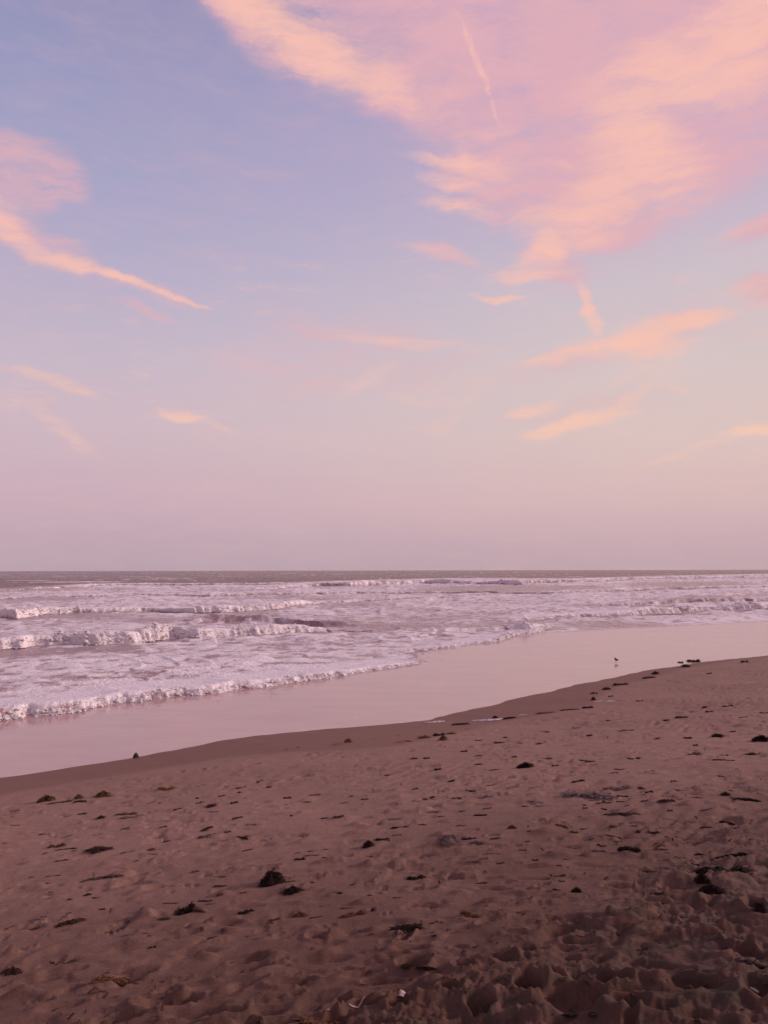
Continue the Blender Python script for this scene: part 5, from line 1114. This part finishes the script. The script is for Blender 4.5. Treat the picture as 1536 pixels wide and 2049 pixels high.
def foam_mesh(x0, y0, w, seed):
    """A thin lacy strip of left-over froth draped over the sand along the shore direction."""
    g = np.random.default_rng(seed); nu, nv = 40, 9; V, Fc = [], []
    ca, sa = EVx, EVy
    yaw = -math.atan2(x0, y0); dx, dy = math.cos(yaw-.03), math.sin(yaw-.03)
    wid = .13*w
    for i in range(nu+1):
        s = i/nu-.5; env = (1-(2*s)**2)**.6 if abs(s) < .5 else 0
        mid = wid*.5*math.sin(5*s+seed)
        ww = wid*env*(.55+.45*math.sin(13*s+seed)**2)+.004
        for j in range(nv+1):
            q = (j/nv-.5)*2
            X = x0+dx*w*s - dy*(mid+ww*q); Y = y0+dy*w*s + dx*(mid+ww*q)
            lum = .5+.5*float(perlin(np.array([X*28.]), np.array([Y*28.]), 9)[0])
            V.append((X-x0, Y-y0, max(ground(X, Y), .002)+.002+(1-q*q)*(.010+.022*lum*env)))
    for i in range(nu):
        for j in range(nv):
            p = i*(nv+1)+j; Fc.append((p, p+nv+1, p+nv+2, p+1))
    V = np.array(V); zb = max(ground(x0, y0), 0); V[:, 2] -= zb
    me = mesh_np('foam_streak', V, np.array(Fc)); return me, zb
for i, (x, y, w, kind, label) in enumerate(BITS):
    if kind == 'shell':
        o = link('shell', shell_mesh(i), shell_m.m); o.location = (x, y, ground(x, y)+.003); o.scale = (w, w, w*.9); o.rotation_euler = (.35, .1*i-.1, .5+1.3*i); tag(o, label, 'shell', 'shell chips in the churned sand')
    elif kind == 'twig':
        pts = []
        for k in range(9):
            f = k/8-.5; X = x+w*f; Y = y+.10*w*math.sin(f*4)+.5*w*f; pts.append((X-x, Y-y, ground(X, Y)+.003))
        z0 = ground(x, y); V, Fc = tube(pts, np.linspace(.0042, .002, 9)); V[:, 2] -= z0
        o = link('twig', mesh_np('twig', V, Fc), twig_m.m); o.location = (x, y, z0); tag(o, label, 'twig')
    else:
        me, zb = foam_mesh(x, y, w, i); o = link('foam_streak', me, spume_m.m); o.location = (x, y, zb); tag(o, label, 'sea foam', 'foam streaks left on the damp sand')

# ------------------------------------------------------------------ the wading bird
bird_m = Mat('bird_plumage'); tcn = bird_m.n('ShaderNodeTexCoord'); sp = bird_m.n('ShaderNodeSeparateXYZ'); bird_m.l(tcn.outputs['Object'], sp.inputs[0])
bird_m.l(bird_m.mix(bird_m.mr(sp.outputs[2], .070, .085), (.16, .12, .10), (.030, .020, .018)), bird_m.b.inputs['Base Color']); bird_m.b.inputs['Roughness'].default_value = .8
beak_m = Mat('beak'); beak_m.b.inputs['Base Color'].default_value = (.02, .015, .013, 1)
def loft(path, ra, rb, sides=14):
    P = np.array(path, float); V, Fc = [], []
    for i, p in enumerate(P):
        d = P[min(i+1, len(P)-1)]-P[max(i-1, 0)]; d /= np.linalg.norm(d); a = np.array((1., 0, 0)); bq = np.cross(a, d); bq /= np.linalg.norm(bq)
        for k in range(sides):
            t = 2*math.pi*k/sides; V.append(p + ra[i]*math.cos(t)*a + rb[i]*math.sin(t)*bq)
    for i in range(len(P)-1):
        for k in range(sides):
            p, q = i*sides+k, i*sides+(k+1) % sides; Fc.append((p, q, q+sides, p+sides))
    return np.array(V), np.array(Fc)
# tail, back, breast, neck, crown, face: one continuous skin; y is the way the bird looks
path = [(0,-.118,.070),(0,-.105,.074),(0,-.075,.082),(0,-.040,.092),(0,0,.100),(0,.030,.108),(0,.046,.122),(0,.052,.138),(0,.060,.150),(0,.074,.153),(0,.086,.150),(0,.091,.149)]
Vb, Fb = loft(path, [.002,.012,.024,.034,.038,.035,.026,.018,.0195,.018,.010,.002], [.001,.006,.018,.031,.037,.034,.026,.018,.0195,.017,.010,.002])
Vs, Fs, o0 = [Vb], [Fb], len(Vb)
for sx in (-1, 1):                                          # legs grown into the belly: hip, hock, foot and three toes
    for pts, rad in ((((sx*.014,.002,.085),(sx*.015,.000,.066),(sx*.014,-.014,.042),(sx*.014,-.004,.006),(sx*.014,.000,.001)), (.011,.007,.0032,.0028,.003)),
                     (((sx*.014,-.002,.003),(sx*.014,.014,.002),(sx*.014,.027,.001)), (.0028,.0022,.001)),
                     (((sx*.014,-.002,.003),(sx*.014+.010,.011,.002),(sx*.014+.016,.019,.001)), (.0026,.002,.001)),
                     (((sx*.014,-.002,.003),(sx*.014-.010,.011,.002),(sx*.014-.016,.019,.001)), (.0026,.002,.001))):
        V, Fc = tube(pts, rad, 6); Vs.append(V); Fs.append(Fc+o0); o0 += len(V)
bird = link('shorebird', mesh_np('shorebird', np.concatenate(Vs), np.concatenate(Fs)), bird_m.m)
tag(bird, 'small dark shorebird standing in the water film mirrored below it', 'bird')
V, Fc = tube([(0,.086,.149),(0,.105,.145),(0,.128,.138)], (.0045,.003,.0012), 6); link('beak', mesh_np('beak', V, Fc), beak_m.m, bird)
for sx in (-1, 1):
    V, Fc = loft([(sx*.037,-.128,.078),(sx*.039,-.100,.086),(sx*.039,-.050,.100),(sx*.037,0,.108),(sx*.030,.026,.112)], [.001,.004,.006,.006,.002], [.003,.010,.022,.026,.008], 8)
    link('wing', mesh_np('wing', V, Fc), bird_m.m, bird)
    V, Fc = loft([(sx*.0165,.068,.157),(sx*.0180,.071,.157),(sx*.0165,.074,.157)], [.001,.0026,.001], [.001,.0026,.001], 6); link('eye', mesh_np('eye', V, Fc), beak_m.m, bird)
bird.location = (BIRD_AT[0], BIRD_AT[1], .001); bird.scale = (.92, .92, .92); bird.rotation_euler = (0, 0, math.radians(14))
